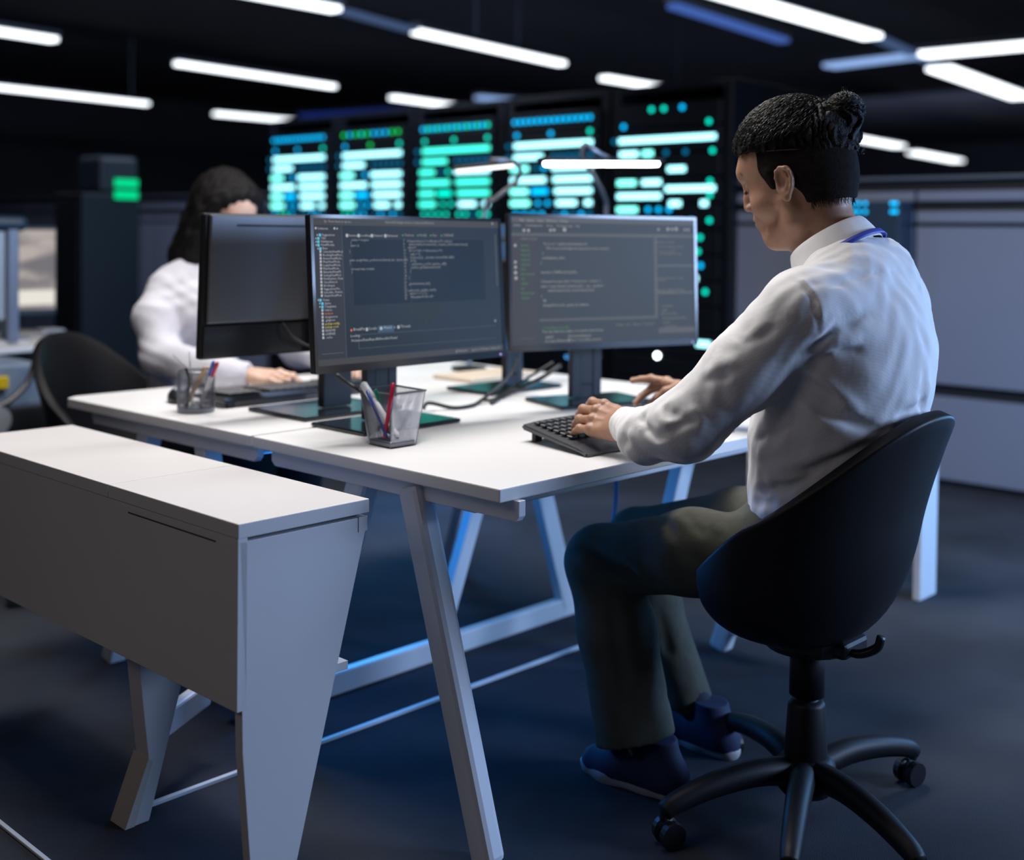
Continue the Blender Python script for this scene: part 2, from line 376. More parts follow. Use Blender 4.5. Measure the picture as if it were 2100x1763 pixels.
for i in range(5):
    TB = TB3 if i == 2 else TW
    yc = (6.755-.7755*i)*KS; W = .60*KS; yl = yc+W/2; yr = yc-W/2
    t = thing('server_rack', rack_labels[i], 'server rack', (XR+.4, yc, 0), 'server racks in a row')
    bm = bmesh.new(); ht = 2.06
    box(bm, (XR+.03, yr-.083, 0), (XR+.8, yr-.03, ht), .004); box(bm, (XR+.03, yl+.03, 0), (XR+.8, yl+.083, ht), .004)
    box(bm, (XR+.03, yr-.03, ht-.04), (XR+.8, yl+.03, ht), .004); box(bm, (XR+.75, yr-.03, 0), (XR+.8, yl+.03, ht-.04)); box(bm, (XR+.03, yr-.03, 0), (XR+.75, yl+.03, .06))
    obj('cabinet_frame', bm, RACKM, t)
    u = lambda f: yl-f*(yl-yr)
    mk = []; rnd = random.Random(i*5+1)
    A, Bc = (CY_, CW) if i != 2 else (TQ, TB)
    if i < 4:
        top = {0: [CY_]*13, 1: [GR, CY_, GR, TQ, GR, CY_, CY_, CY_, GR, GR], 2: [CY_, TQ]*7, 3: [CY_]*14}[i]
        mk.append((1.83, [('d', (k+.3)/len(top), m) for k, m in enumerate(top)]))
        mk.append((1.755, [('d', .05, A), ('d', .48, GR if i == 1 else A), ('d', .95, TQ)]))
        mk.append((1.695, [('b', .02, .98, Bc), ('d', -.06, DK)]))
        mk.append((1.63, [('b', .02, .38, CW if i != 2 else TB), ('d', -.06, DK)]+[('d', .52+.09*k, DK) for k in range(6)]))
        mk.append((1.565, [('b', -.02, .2, TB), ('d', .3, DK), ('d', .4, A), ('b', .5, .98, CW)]))
        mk.append((1.50, [('b', -.02, .42, CW if i != 2 else TB), ('b', .52, .98, Bc)]))
        mk.append((1.435, [('b', -.02, .2, TB), ('b', .25, .45, A), ('b', .54, .98, Bc if i != 3 else CW)]))
        mk.append((1.37, [('b', -.02, .22, TB), ('d', .33, A), ('d', .45, A), ('b', .56, .8, CW), ('b', .9, .98, CW)]))
        for r in range(12):
            z = 1.31-.065*r
            mk.append((z, [('d', .05+.11*k, A if rnd.random() < .75 else TQ) for k in range(4)]+[('d', .56+.1*k, DK if rnd.random() < .5 else A) for k in range(5)]))
    else:
        mk += [(1.845, [('d', .34, TQ), ('d', .47, TQ), ('d', .66, CY_)]), (1.765, [('d', .04, CY_), ('d', .93, TQ)]),
               (1.69, [('b', -.01, 1., CW), ('d', -.06, DK)]), (1.62, [('b', 0, .2, CW), ('b', .25, .36, TB), ('d', .5, DK), ('d', .7, DK), ('d', .97, TQ)]),
               (1.535, [('b', .52, .7, CW)]), (1.47, [('b', -.02, .18, TB), ('b', .25, .45, CW), ('d', .95, TQ)]), (1.435, [('b', .5, 1., CW)]),
               (1.40, [('b', -.02, .45, CW), ('d', .95, TQ)]), (1.36, [('b', .54, .66, CW), ('b', .86, .93, CW)]), (1.33, [('b', -.02, .2, TB), ('d', .32, A), ('d', .43, A), ('d', .54, A)]),
               (1.275, [('d', .02+.11*k, CY_) for k in range(5)]+[('d', .64, DK), ('d', .77, CY_), ('d', .95, TQ)]),
               (1.19, [('d', .86, TQ)]), (1.12, [('d', .84, TQ)]), (1.05, [('d', .87, CY_)]), (.985, [('b', .78, .84, CW)]), (.92, [('d', .92, TQ)]), (.66, [('b', .84, .98, CW)]), (.58, [('w', .44)])]
    j = 0
    for k in range(14):
        z0 = 1.955-.144*(k+1); un = obj('server_unit', B((XR, yr-.025, z0+.006), (XR+.7, yl+.025, z0+.138), .004), RACKM, t)
        for z, items in mk:
            z = zs(z)
            if z0 <= z < z0+.144:
                for it in items:
                    if it[0] == 'd': led(un, XR, u(it[1]), z, it[2])
                    elif it[0] == 'w': led(un, XR, u(it[1]), z, emi('led_white', (.8, .9, 1), 14), .014)
                    else: bar(un, XR, u(it[1]), u(it[2]), z, it[3])
# box and blue dots standing in for a blurred reflection, in front of the partition
n0 = at(1845, 425, 0, 5.5); n1 = at(1700, 425, 0, 5.5)
t = thing('reflection_box', 'slim dark box with two rows of blue lights on the wall behind the man\'s collar', 'cabinet', (5.55, (n0.y+n1.y)/2, 1.0))
obj('body', B((5.5, n0.y, .9), (5.65, n1.y, n0.z+.03), .01), mat('dim_blue_reflection', (.02, .04, .065), .4), t)
for yy in (417, 434):
    for xx in (1750, 1761, 1775, 1830, 1838): p = at(xx, yy, 0, 5.5); led(t, 5.5, p.y, p.z, CY_, .009)

# ------------------------------------------------------------------ dark background on the left
t = thing('server_tower', 'black floor-standing tower with green light block, left of the woman', 'tower', (3.8, 7.25, 0))
obj('body', B((3.6, 7.10, .02), (4.0, 7.47, 1.42), .01), RACKM, t); obj('plinth', B((3.62, 7.12, 0), (3.98, 7.45, .02)), JOINT, t)
obj('door_panel', B((3.588, 7.13, .1), (3.6, 7.44, 1.38), .004), GLOSSB, t)
for z in (1.49, 1.415): obj('green_light', B((3.82, 7.075, z-.026), (3.975, 7.10, z+.026), .004), emi('green_panel', (.0, .85, .32), .9), t)
obj('top_box', B((3.72, 7.1, 1.42), (3.99, 7.4, 1.66), .03), mat('dim_navy', (.008, .014, .022), .5), t)
rz = Matrix.Translation((2.41, 4.72, 0)) @ Matrix.Rotation(math.radians(12), 4, 'Z')
t = thing('side_desk', 'white desk in the blurred background at the left edge', 'desk', (2.0, 5.2, 0))
obj('desk_top', B((-1.6, 0, .705), (0, 1.1, .73), .004, mx=rz), WHITE, t)
for x, y in ((-.08, .08), (-.08, 1.0), (-1.5, .08), (-1.5, 1.0)): obj('leg', B((x-.03, y-.03, 0), (x+.03, y+.03, .705), .004, mx=rz), METALW, t)
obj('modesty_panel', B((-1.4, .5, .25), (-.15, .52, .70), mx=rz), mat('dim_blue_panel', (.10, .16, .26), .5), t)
pic = mat('brown_picture', (.2, .15, .1), .4); nt = pic.node_tree; b_ = nt.nodes['Principled BSDF']; n_ = nt.nodes.new('ShaderNodeTexNoise'); n_.inputs['Scale'].default_value = 7
tc_ = nt.nodes.new('ShaderNodeTexCoord'); mp = nt.nodes.new('ShaderNodeMapping'); mp.inputs['Scale'].default_value = (.6, .6, 2.2); r_ = nt.nodes.new('ShaderNodeValToRGB')
r_.color_ramp.elements[0].position = .38; r_.color_ramp.elements[0].color = (.05, .035, .03, 1); r_.color_ramp.elements[1].position = .6; r_.color_ramp.elements[1].color = (.40, .33, .27, 1)
nt.links.new(tc_.outputs['Object'], mp.inputs[0]); nt.links.new(mp.outputs[0], n_.inputs['Vector']); nt.links.new(n_.outputs['Fac'], r_.inputs[0]); nt.links.new(r_.outputs[0], b_.inputs['Emission Color']); b_.inputs['Emission Strength'].default_value = .8
p0 = at(32, 480, 1, 5.3); p1 = at(113, 632, 1, 5.3)
t = thing('wide_monitor', 'screen with a blurred brown picture on the far left desk', 'monitor', ((p0.x+p1.x)/2, 5.32, .73))
zb, zt = p1.z, p0.z+.02
obj('casing', B((p0.x-.35, 5.305, zb-.03), (p1.x+.01, 5.34, zt+.02), .006), BLACKP, t)
obj('screen', B((p0.x-.33, 5.30, zb), (p1.x, 5.305, zt)), pic, t)
obj('bright_band', B((p0.x-.32, 5.296, zb+.02), (p1.x-.004, 5.30, zb+.085), .001), emi('bright_picture_band', (.9, .86, .78), .9), t)
obj('stand', B((p0.x-.12, 5.33, .74), (p0.x-.04, 5.37, zb+.1), .005), BLACKP, t); obj('base', B((p0.x-.22, 5.24, .73), (p0.x+.08, 5.44, .742), .004), BLACKP, t)
# headrest-like swivel stand at the left edge
q0 = at(-30, 440, 1, 4.75); q1 = at(55, 475, 1, 4.75); q2 = at(36, 655, 1, 4.75)
t = thing('arm_monitor', 'dark monitor seen edge-on at the left picture edge, with a rounded head', 'monitor', (q2.x-.05, 4.8, .73))
obj('head_cover', B((q0.x, 4.72, q1.z), (q1.x, 4.84, q0.z), .03, 3), mat('navy_plastic', (.012, .03, .055), .4), t)
obj('screen_panel', B((q0.x, 4.74, q2.z), (q2.x-.055, 4.77, q1.z), .005), mat('pale_panel', (.30, .36, .42), .4), t)
obj('side_post', B((q2.x-.05, 4.73, .74), (q2.x+.0, 4.80, q1.z+.02), .01), mat('steel_blue', (.14, .17, .24), .35), t)
obj('foot', B((q2.x-.22, 4.76, .73), (q2.x+.06, 4.92, .755), .008), mat('dim_grey_base', (.12, .15, .2), .4), t)
bk = at(60, 680, 2, .74)
for k, (dx, dy, s, c) in enumerate(((-.10, -.12, .17, (.30, .28, .27)), (-.30, -.34, .2, (.55, .55, .56)), (.12, .06, .10, (.45, .47, .52)))):
    tag(obj('paper_stack', B((bk.x+dx-s/2, bk.y+dy-s/2, .731), (bk.x+dx+s/2, bk.y+dy+s/2, .75-.004*k), .002), mat('paper%d' % k, c, .7)),
        ('brownish folder at the back of the far left desk', 'white papers on the near edge of the far left desk', 'small pale notepad on the far left desk')[k], 'papers')
# equipment trolley under the background desk
t = thing('equipment_trolley', 'pale blue-grey trolley with black cables under the far left desk', 'trolley', at(60, 850, 1, 4.2)*1)
e0 = at(-40, 752, 1, 4.2); e1 = at(112, 838, 1, 4.2)
bm = bmesh.new(); pts = [(e0.x, 4.2, e0.z), (e1.x-.05, 4.2, e0.z+.0), (e1.x+.02, 4.2, e0.z-.06), (e1.x-.03, 4.2, e1.z+.03), (e1.x, 4.2, e1.z), (e0.x, 4.2, e1.z-.02)]
prism(bm, pts, (0, .3, 0), .01); obj('side_panel', bm, mat('pale_trolley', (.16, .22, .32), .4), t)
y0 = at(0, 772, 1, 4.19); y1 = at(15, 796, 1, 4.19); obj('yellow_latch', B((y0.x-.06, 4.175, y1.z), (y1.x, 4.199, y0.z), .004), mat('yellow_plastic', (.55, .40, .01), .4), t)
g = at(55, 800, 1, 4.1); obj('cable_bundle', T(spline([(g.x-.3, 4.12, g.z-.0), (g.x-.12, 4.1, g.z-.05), (g.x, 4.12, g.z+.01), (g.x+.05, 4.14, g.z+.10), (g.x+.06, 4.15, g.z+.12)]), .012, 8), CABLE, t)
obj('black_box', B((g.x-.06, 4.08, g.z-.15), (g.x+.09, 4.19, g.z-.055), .01), GLOSSB, t)
obj('drum', T([(g.x-.12, 4.06, g.z-.09), (g.x-.12, 4.19, g.z-.09)], .05, 16), mat('pale_rim', (.3, .33, .38), .4), t)
obj('caster_frame', B((e0.x, 4.22, .0), (e1.x-.02, 4.48, e1.z-.0), .01), JOINT, t)

# ------------------------------------------------------------------ low storage bench in the foreground
t = thing('storage_bench', 'long white low bench cabinet on tapered panel legs in the foreground', 'cabinet', (1.31, 2.3, 0))
obj('top_board', B((1.16, 1.729, .674), (1.448, 2.176, .70), .0015), CABW, t)
obj('top_board', B((1.16, 2.178, .674), (1.448, 2.90, .70), .0015), CABW, t)
obj('front_panel', B((1.162, 1.733, .374), (1.182, 2.895, .673), .0012), CABW, t)
obj('drawer_groove', B((1.1605, 1.80, .6565), (1.165, 2.10, .6585)), mat('groove_shadow', (.05, .045, .045), .8), t)
obj('back_panel', B((1.415, 1.76, .58), (1.428, 2.88, .674)), CABW, t)
obj('bottom_panel', B((1.182, 1.76, .376), (1.425, 2.88, .392)), CABW, t)
obj('shadow_gap', B((1.19, 1.745, .660), (1.43, 2.87, .6745)), JOINT, t)
def endpanel(y, dy, kink=0):
    bm = bmesh.new(); prism(bm, [(1.166, y, .667), (1.446, y, .667), (1.442, y, .640), (1.272, y, .0), (1.20, y, 0), (1.174, y, .30)], (0, dy, 0), .0012); return bm
obj('end_panel', endpanel(1.733, .022), CABW, t)
obj('end_clip', B((1.425, 1.7315, .640), (1.4455, 1.7335, .668)), CABW, t)
bm = bmesh.new(); prism(bm, [(1.225, 2.18, .374), (1.37, 2.18, .374), (1.325, 2.18, .25), (1.255, 2.18, 0), (1.215, 2.18, 0), (1.252, 2.18, .13)], (0, .05, 0), .002); obj('middle_leg', bm, CABW, t)
bm = bmesh.new(); prism(bm, [(1.252, 2.178, .13), (1.262, 2.178, .12), (1.222, 2.178, 0), (1.20, 2.178, 0)], (0, .06, 0), .001); obj('leg_edge', bm, mat('shaded_grey_edge', (.5, .45, .40), .6), t)  # warm grey paints shade onto the leg's front edge
bm = bmesh.new(); prism(bm, [(1.183, 2.872, .667), (1.415, 2.872, .667), (1.415, 2.872, .43), (1.255, 2.872, .392), (1.235, 2.872, 0), (1.185, 2.872, 0)], (0, .022, 0), .0012); obj('end_panel', bm, CABW, t)
obj('cross_rail', BM((1.30, 2.24, .155), (1.49, 2.345, .155), w=.03, t=.055), METALW, t)

# ------------------------------------------------------------------ bench desks
t = thing('front_desk', 'white desk with the man\'s keyboard, cup and two lit monitors', 'desk', (2.3, 1.9, 0))
obj('desk_top', B((1.583, 1.52, .704), (3.039, 2.305, .73), .0025), WHITE, t)
bm = bmesh.new(); prism(bm, [(1.62, 1.506, .704), (1.62, 1.506, .675), (1.62, 1.514, .665), (1.62, 2.27, .662), (1.62, 2.283, .672), (1.62, 2.283, .704)], (.018, 0, 0), .001); obj('end_bracket', bm, METALW, t)
def leg(a, b, w=.05, tt=.05, name='leg', par=None, **k): return obj(name, BM(a, b, w=w, t=tt, **k), METALW, par)
leg((1.625, 1.80, .69), (1.622, 1.575, -.0), .06, .05, par=t, w2=.058, t2=.045, up=(1, 0, 0), bev=.012)
leg((1.66, 1.99, .69), (1.66, 2.26, .0), .06, .056, par=t, up=(1, 0, 0), bev=.012)
obj('cross_beam', B((1.64, 1.64, .655), (2.99, 1.70, .70), .004), METALW, t); obj('cross_beam', B((1.64, 2.12, .655), (2.99, 2.18, .70), .004), METALW, t)
leg((2.86, 1.975, .69), (2.72, 2.0, .24), .06, .04, par=t, up=(0, 1, 0)); 
obj('folded_leg', BM((2.72, 2.0, .25), (2.675, 1.875, .0), w=.055, t=.05, w2=.075, up=(1, 0, 0)), METALW, t)
leg((2.95, 1.72, .69), (2.95, 1.935, .0), .055, .055, par=t, up=(1, 0, 0), bev=.012)
obj('foot_rail', B((2.93, 1.66, .055), (2.97, 1.93, .10), .004), METALW, t)
t = thing('rear_desk', 'white desk with the woman\'s keyboard, behind the front desk', 'desk', (2.3, 2.8, 0))
bm = bmesh.new(); prism(bm, [(1.583, 2.316, .704), (3.039, 2.316, .704), (3.039, 3.19, .704), (1.60, 3.19, .704), (1.566, 3.165, .704)], (0, 0, .026), .0025); obj('desk_top', bm, WHITE, t)
bm = bmesh.new(); prism(bm, [(1.62, 2.34, .704), (1.62, 2.34, .672), (1.62, 2.352, .660), (1.62, 3.12, .660), (1.62, 3.14, .704)], (.018, 0, 0), .001); obj('end_bracket', bm, METALW, t)
obj('foot_rail', B((1.66, 2.435, .0), (3.36, 2.465, .058), .004), METALW, t)
leg((2.56, 2.45, .69), (2.30, 2.45, .03), .05, .035, par=t, up=(0, 1, 0)); leg((2.64, 2.45, .69), (2.865, 2.45, .03), .065, .035, par=t, up=(0, 1, 0))
leg((1.66, 2.62, .69), (1.66, 2.47, .04), .05, .05, par=t, up=(1, 0, 0)); leg((1.66, 2.88, .69), (1.66, 3.08, .0), .05, .05, par=t, up=(1, 0, 0)); leg((2.95, 2.88, .69), (2.95, 3.08, .0), .05, .05, par=t, up=(1, 0, 0))
obj('cross_beam', B((1.64, 2.44, .655), (3.0, 2.50, .70), .004), METALW, t); obj('cross_beam', B((1.64, 2.95, .655), (3.0, 3.0, .70), .004), METALW, t)
t = thing('side_table', 'white upright panel leg of a low table behind the black chair', 'table', (3.85, 1.9, 0))
obj('panel_leg', B((3.80, 1.72, 0), (3.925, 1.745, .50), .003), METALW, t)
obj('table_top', B((3.62, 1.70, .50), (3.93, 2.33, .525), .003), METALW, t); obj('panel_leg', B((3.62, 2.25, 0), (3.925, 2.275, .50), .003), METALW, t)
tag(obj('floor_strip', BM((1.262, 2.234, .004), (2.75, 2.222, .004), w=.012, t=.008, bev=.001), STRIP), 'thin white strip running along the floor beneath the desks', 'strip')
tag(obj('floor_strip', BM((1.036, 2.10, .004), (1.037, 2.55, .004), w=.009, t=.006, bev=.001), STRIP), 'short pale strip on the floor at the bottom left corner', 'strip')
tag(obj('hanging_cable', T(spline([(2.5, 1.98, .70), (2.515, 1.985, .5), (2.49, 1.99, .35), (2.50, 2.0, .12), (2.56, 2.03, .006)]), .006, 6), mat('blue_cable', (.01, .06, .16), .4)), 'blue cable hanging below the front desk beside the knee', 'cable')


# ------------------------------------------------------------------ monitors
def homography(c):
    A, b = [], []
    for (x, y), (u, v) in zip(c, ((0, 0), (1, 0), (1, 1), (0, 1))):
        A += [[x, y, 1, 0, 0, 0, -u*x, -u*y], [0, 0, 0, x, y, 1, -v*x, -v*y]]; b += [u, v]
    h = np.linalg.solve(np.array(A, float), np.array(b, float))
    def f(x, y): d = h[6]*x+h[7]*y+1; return (h[0]*x+h[1]*y+h[2])/d, (h[3]*x+h[4]*y+h[5])/d
    return f
def print_on(name, items, W, H, mx, m, par):
    """flat on-screen print: strings and small plates, one thin mesh; items in screen fractions (u right, v down)"""
    vs, fs, n = [], [], 0
    for it in items:
        if it[0] == 'r':
            _, u0, v0, u1, v1 = it; q = [(u0, v1), (u1, v1), (u1, v0), (u0, v0)]
            vs += [mx @ Vector((u*W-W/2, -.0007, H-v*H)) for u, v in q]; fs.append((n, n+1, n+2, n+3)); n += 4
        elif it[0] == 'c':
            _, u0, v0, r = it; k = 10
            vs += [mx @ Vector((u0*W-W/2+r*math.cos(2*PI*i/k), -.0007, H-v0*H+r*math.sin(2*PI*i/k))) for i in range(k)]; fs.append(tuple(range(n, n+k))); n += k
        else:
            _, u0, v0, size, txt = it
            cu_ = bpy.data.curves.new('t', 'FONT'); cu_.body = txt; cu_.size = size; cu_.resolution_u = 1
            o = bpy.data.objects.new('t', cu_); me = o.to_mesh()
            vs += [mx @ Vector((u0*W-W/2+v.co.x, -.0007, H-v0*H+v.co.y)) for v in me.vertices]
            fs += [tuple(n+i for i in p.vertices) for p in me.polygons]; n += len(me.vertices)
            o.to_mesh_clear(); bpy.data.objects.remove(o); bpy.data.curves.remove(cu_)
    me = bpy.data.meshes.new(name); me.from_pydata([tuple(v) for v in vs], [], fs); o = link(name, me, m, par); o['kind'] = 'stuff'; return o
def screen_mat(name, c, e):
    m = mat(name, (.005, .006, .007), .40, emit=c, es=e, spec=.09); return m
def monitor(label, base, yaw, W, H, z0, tilt, front=True, fy=-.09, colw=.10, bw=.31, bd=.20, scr=None, group=None):
    """origin at the base centre; the screen plane lies fy in front of it"""
    mx = Matrix.Translation(base) @ Matrix.Rotation(yaw, 4, 'Z')
    hx = mx @ Matrix.Translation((0, fy, z0-base[2])) @ Matrix.Rotation(-tilt, 4, 'X')
    t = thing('monitor', label, 'monitor', base, group)
    b = .008
    bm = bmesh.new(); box(bm, (-W/2, 0, 0), (W/2, .018, H), .003, mx=hx); box(bm, (-W*.34, .018, H*.12), (W*.34, .05, H*.88), .012, mx=hx); obj('casing', bm, BLACKP, t)
    fr = bmesh.new()
    for lo, hi in (((-W/2, -.003, 0), (W/2, 0, .017)), ((-W/2, -.003, H-b), (W/2, 0, H)), ((-W/2, -.003, .017), (-W/2+b, 0, H-b)), ((W/2-b, -.003, .017), (W/2, 0, H-b))): box(fr, lo, hi, mx=hx)
    obj('bezel', fr, GLOSSB, t)
    sw, sh = W-2*b, H-b-.017
    sc = obj('screen', B((-sw/2, -.0012, .017), (sw/2, 0, H-b), mx=hx), scr or mat('dark_screen', (.01, .012, .015), .12), t)
    bm = bmesh.new(); lathe(bm, [(.0025, 0), (.0025, .002)], 8); bmesh.ops.transform(bm, matrix=hx @ Matrix.Translation((W/2-.02, -.003, .007)) @ Matrix.Rotation(PI/2, 4, 'X'), verts=bm.verts); obj('power_light', bm, emi('violet_power_light', (.55, .42, .95), 1.2), t)
    bm = bmesh.new(); zc = z0-base[2]+H*.6
    box(bm, (-colw/2, .02, .012), (-colw/2+.03, .04, zc), .004, mx=mx); box(bm, (colw/2-.03, .02, .012), (colw/2, .04, zc), .004, mx=mx); box(bm, (-colw/2+.03, .021, .045), (colw/2-.03, .039, zc), .0, mx=mx); box(bm, (-colw/2+.03, .021, .012), (colw/2-.03, .039, .05), mx=mx)
    obj('stand_column', bm, DARKG, t)
    obj('neck_joint', B((-.04, fy+.045, zc-.05), (.04, .03, zc+.03), .008, mx=mx), BLACKP, t)
    bm = B((-bw/2, -bd/2, 0), (bw/2, bd/2, .010), .004, mx=mx); obj('base_plate', bm, mat('satin_black_base', (.012, .016, .02), .18), t)
    return t, sc, hx @ Matrix.Translation((0, -.0012, .017)), sw, sh
# left monitor in front of the man
tl = at(634, 439, 0, 1.615); bl = at(646, 768, 0, 1.615); tr = at(1030, 444, 1, tl.y); 
Wm = .603; Hm = (tl-bl).length; tiltL = math.atan2(tl.y-bl.y, tl.z-bl.z)
SL = screen_mat('left_screen_glow', (.022, .030, .043), 1.0); SR = screen_mat('right_screen_glow', (.048, .058, .072), 1.0)
TXT = emi('screen_text_pale', (.42, .44, .48), 1.0); TXD = emi('screen_text_dim', (.20, .22, .25), 1.0)
m1, s1, h1, sw1, sh1 = monitor('lit monitor with file list and dark code panes, left of the lit pair', (1.615+Wm/2, 2.225, .731), 0, Wm, Hm, bl.z, tiltL, fy=bl.y-2.225, scr=SL)
f6 = homography([(122, 98), (1852, 122), (1882, 1372), (178, 1548)])
def R6(x0, y0, x1, y1): a, b = f6(x0, y0), f6(x1, y1); return ('r', a[0], a[1], b[0], b[1])
def T6(x, y, s, txt): a = f6(x, y); return ('t', a[0], a[1], s, txt)
print_on('side_bar', [('r', 0, .05, .135, .955)], sw1, sh1, h1 @ Matrix.Translation((0, .0005, 0)), screen_mat('side_bar_grey', (.036, .040, .052), 1), s1)
print_on('title_bar', [('r', 0, 0, 1, .048), ('r', 0, .957, 1, 1)], sw1, sh1, h1 @ Matrix.Translation((0, .0004, 0)), screen_mat('title_bar_grey', (.060, .061, .066), 1), s1)
print_on('code_pane', [('r', .185, .145, .475, .60), ('r', .485, .145, .905, .60)], sw1, sh1, h1 @ Matrix.Translation((0, .0004, 0)), screen_mat('code_pane_navy', (.011, .018, .030), 1), s1)
print_on('active_tab', [R6(728, 1150, 878, 1205)], sw1, sh1, h1 @ Matrix.Translation((0, .0003, 0)), screen_mat('tab_blue', (.045, .09, .15), 1), s1)
print_on('pane_outline', [('r', .198, .805, .955, .8075), ('r', .198, .9, .955, .9025), ('r', .198, .805, .2, .902), ('r', .02, .918, .125, .9215), ('r', .135, .05, .137, .955), ('r', .975, .1, .981, .5)], sw1, sh1, h1, emi('outline_grey', (.10, .13, .16), 1), s1)
names = ['CalendarViewMod..', 'BookingViewMod..', 'ActionViewMode..', 'MessViewMode..', 'LoginViewMode..', 'PlanViewMode..', 'ExtendedViewM..', 'SettingViewMod..', 'Notification_View', 'OpenDate.ts', 'Booking.ts', 'SuggestionsVie..', 'Schedule_View.ts', 'SimpleViewMod..']
it = [T6(168, 213, .0078, 'Solutions')]
it += [T6(208, 276, .0078, 'Suggestions'), T6(196, 308, .0078, 'Utils'), T6(196, 342, .0078, 'Validations'), T6(197, 375, .0078, 'ViewModels'), T6(214, 408, .0078, 'Base')]
it += [T6(216+i*1.1, 442+i*33.2, .0074, n) for i, n in enumerate(names)]
it += [T6(217, 915, .0078, 'Views'), T6(235, 948, .0078, 'Styles'), T6(235, 980, .0078, 'Templates'), T6(236, 1014, .0074, 'Utils.ts'), T6(240, 1080, .0074, 'designers.ts'), T6(242, 1112, .0074, '.gitignore'),
       T6(244, 1212, .0074, 'README'), T6(245, 1245, .0074, 'LICENSE'), T6(248, 1278, .0074, '.cache')]
it += [('r', f6(178, y)[0], f6(178, y)[1]-.010, f6(178, y)[0]+.009, f6(178, y)[1]+.012) for y in ()]
it += [('r', f6(186+i*1.1, 430+i*33.2)[0], f6(186+i*1.1, 430+i*33.2)[1]-.008, f6(186+i*1.1, 430+i*33.2)[0]+.009, f6(186+i*1.1, 430+i*33.2)[1]+.009) for i in range(14)]
it += [('r', f6(206+i*1.2, 1004+i*33.3)[0], f6(206, 1004+i*33.3)[1]-.008, f6(206+i*1.2, 1004+i*33.3)[0]+.009, f6(206, 1004+i*33.3)[1]+.009) for i in range(9)]
it += [('c', *f6(150, 200), .0028), ('c', *f6(325, 201), .0028), ('c', *f6(350, 203), .002)]
it += [('c', *f6(x, 270), .0042) for x in (442, 550, 674, 800)]+[T6(460, 280, .008, 'Service'), T6(568, 279, .008, 'LoadStep'), T6(690, 279, .008, 'Dataset1'), T6(818, 279, .008, 'Behaviour')]
it += [T6(502, 1200, .0095, 'BreakPts'), ('r', f6(616, 1170)[0], f6(616, 1170)[1], f6(636, 1170)[0], f6(636, 1200)[1]), T6(645, 1190, .0095, 'Locals'), ('c', *f6(758, 1174), .0042), T6(780, 1180, .0095, 'Watch  x'), ('c', *f6(918, 1160), .0042), T6(938, 1167, .0095, 'Threads')]
it += [T6(476, 1262, .0085, 'Loading...'), T6(482, 1308, .0085, '/Volumes/Data/Repo/Bld/module/Views/')]
it += [('r', f6(148+k, y)[0], f6(148, y)[1]-.005, f6(148+k, y)[0]+.004, f6(148, y)[1]+.007) for k, y in ((12, 266), (0, 300), (2, 333), (3, 366), (20, 400), (24, 905), (38, 938), (40, 972))]
print_on('screen_text', it, sw1, sh1, h1, TXT, s1)
print_on('folder_icons', [('r', f6(x, y)[0], f6(x, y)[1]-.009, f6(x, y)[0]+.011, f6(x, y)[1]+.009) for x, y in ((178, 267), (164, 301), (164, 334), (165, 368), (183, 402), (186, 907), (204, 940), (204, 973))], sw1, sh1, h1, emi('folder_cyan', (.12, .50, .68), 1), s1)
print_on('marked_text', [T6(242, 1146, .0074, 'pickup-config'), T6(243, 1178, .0074, 'pickup-cook')], sw1, sh1, h1, emi('text_yellow', (.62, .52, .08), 1), s1)
print_on('marked_text', [T6(238, 1046, .0074, 'index.ts')], sw1, sh1, h1, emi('text_orange', (.6, .22, .08), 1), s1)
print_on('record_dot', [('c', *f6(483, 1195), .0028)], sw1, sh1, h1, emi('dot_red', (.8, .15, .15), 1), s1)
print_on('green_marks', [('c', *f6(x, 263), .002) for x in (962, 1103, 1222, 1322)], sw1, sh1, h1, emi('marks_green', (.1, .4, .12), 1), s1)
dim = [T6(225, 142, .0085, 'Q- View Item in specs..'), T6(795, 146, .009, 'GeneralSettings.service-componentParts.ts'), T6(982, 273, .0085, 'Platform'), T6(1118, 272, .0085, 'Modify'), T6(1240, 271, .0085, 'Run'), T6(1338, 270, .0085, 'CHANGE'),
       T6(485, 324, .008, 'index > require'), T6(475, 350, .008, '{'), T6(475, 378, .008, 'async ()'), T6(465, 437, .008, '}'), T6(466, 524, .008, 'static assignValue_preformed.delivery_list  (query_int)'), T6(468, 552, .008, '{'), T6(482, 610, .008, 'int:easy-map-compile'), T6(486, 640, .008, '}')]
code = [(1003, 330, 'if (appointment = notificationsOf_online) {'), (1018, 362, 'queue.byId-asConnected(:_request_(init-heuristic-base))'), (1008, 394, 'state++;'), (1022, 424, 'for (i = list; i < timeseries; i++)'), (1034, 459, 'rate = %;'), (1034, 492, 'if (close() ||  _ads.time.currentShift.callId)'), (1036, 524, 'if (5);'),
        (1046, 556, 'getService_actOn_queries_call();'), (1038, 590, 'endOn_byTakeService.fn-4;'), (1030, 622, '}'), (1014, 690, '}'), (1020, 750, 'gotoSummary_bit();'), (1008, 815, 'entry.state_update_user();'), (1022, 845, 'select = ( 1 | 2 );'), (1034, 878, 'Has.pages.hostLocal~')]
dim += [T6(x, y, .0086, s) for x, y, s in code]+[T6(966+i*.6, 328+i*31.3, .008, str(i+7)) for i in range(19)]+[T6(1440, 1398, .0085, '@ Requests'), T6(1590, 1385, .0085, 'Spaces: 4, Module'), T6(1755, 1368, .0085, 'Column 60')]
dim += [('c', *f6(1798, 140), .003), ('c', *f6(1812, 1090), .003)]
print_on('screen_text', dim, sw1, sh1, h1, emi('screen_text_mid', (.30, .32, .35), 1), s1)
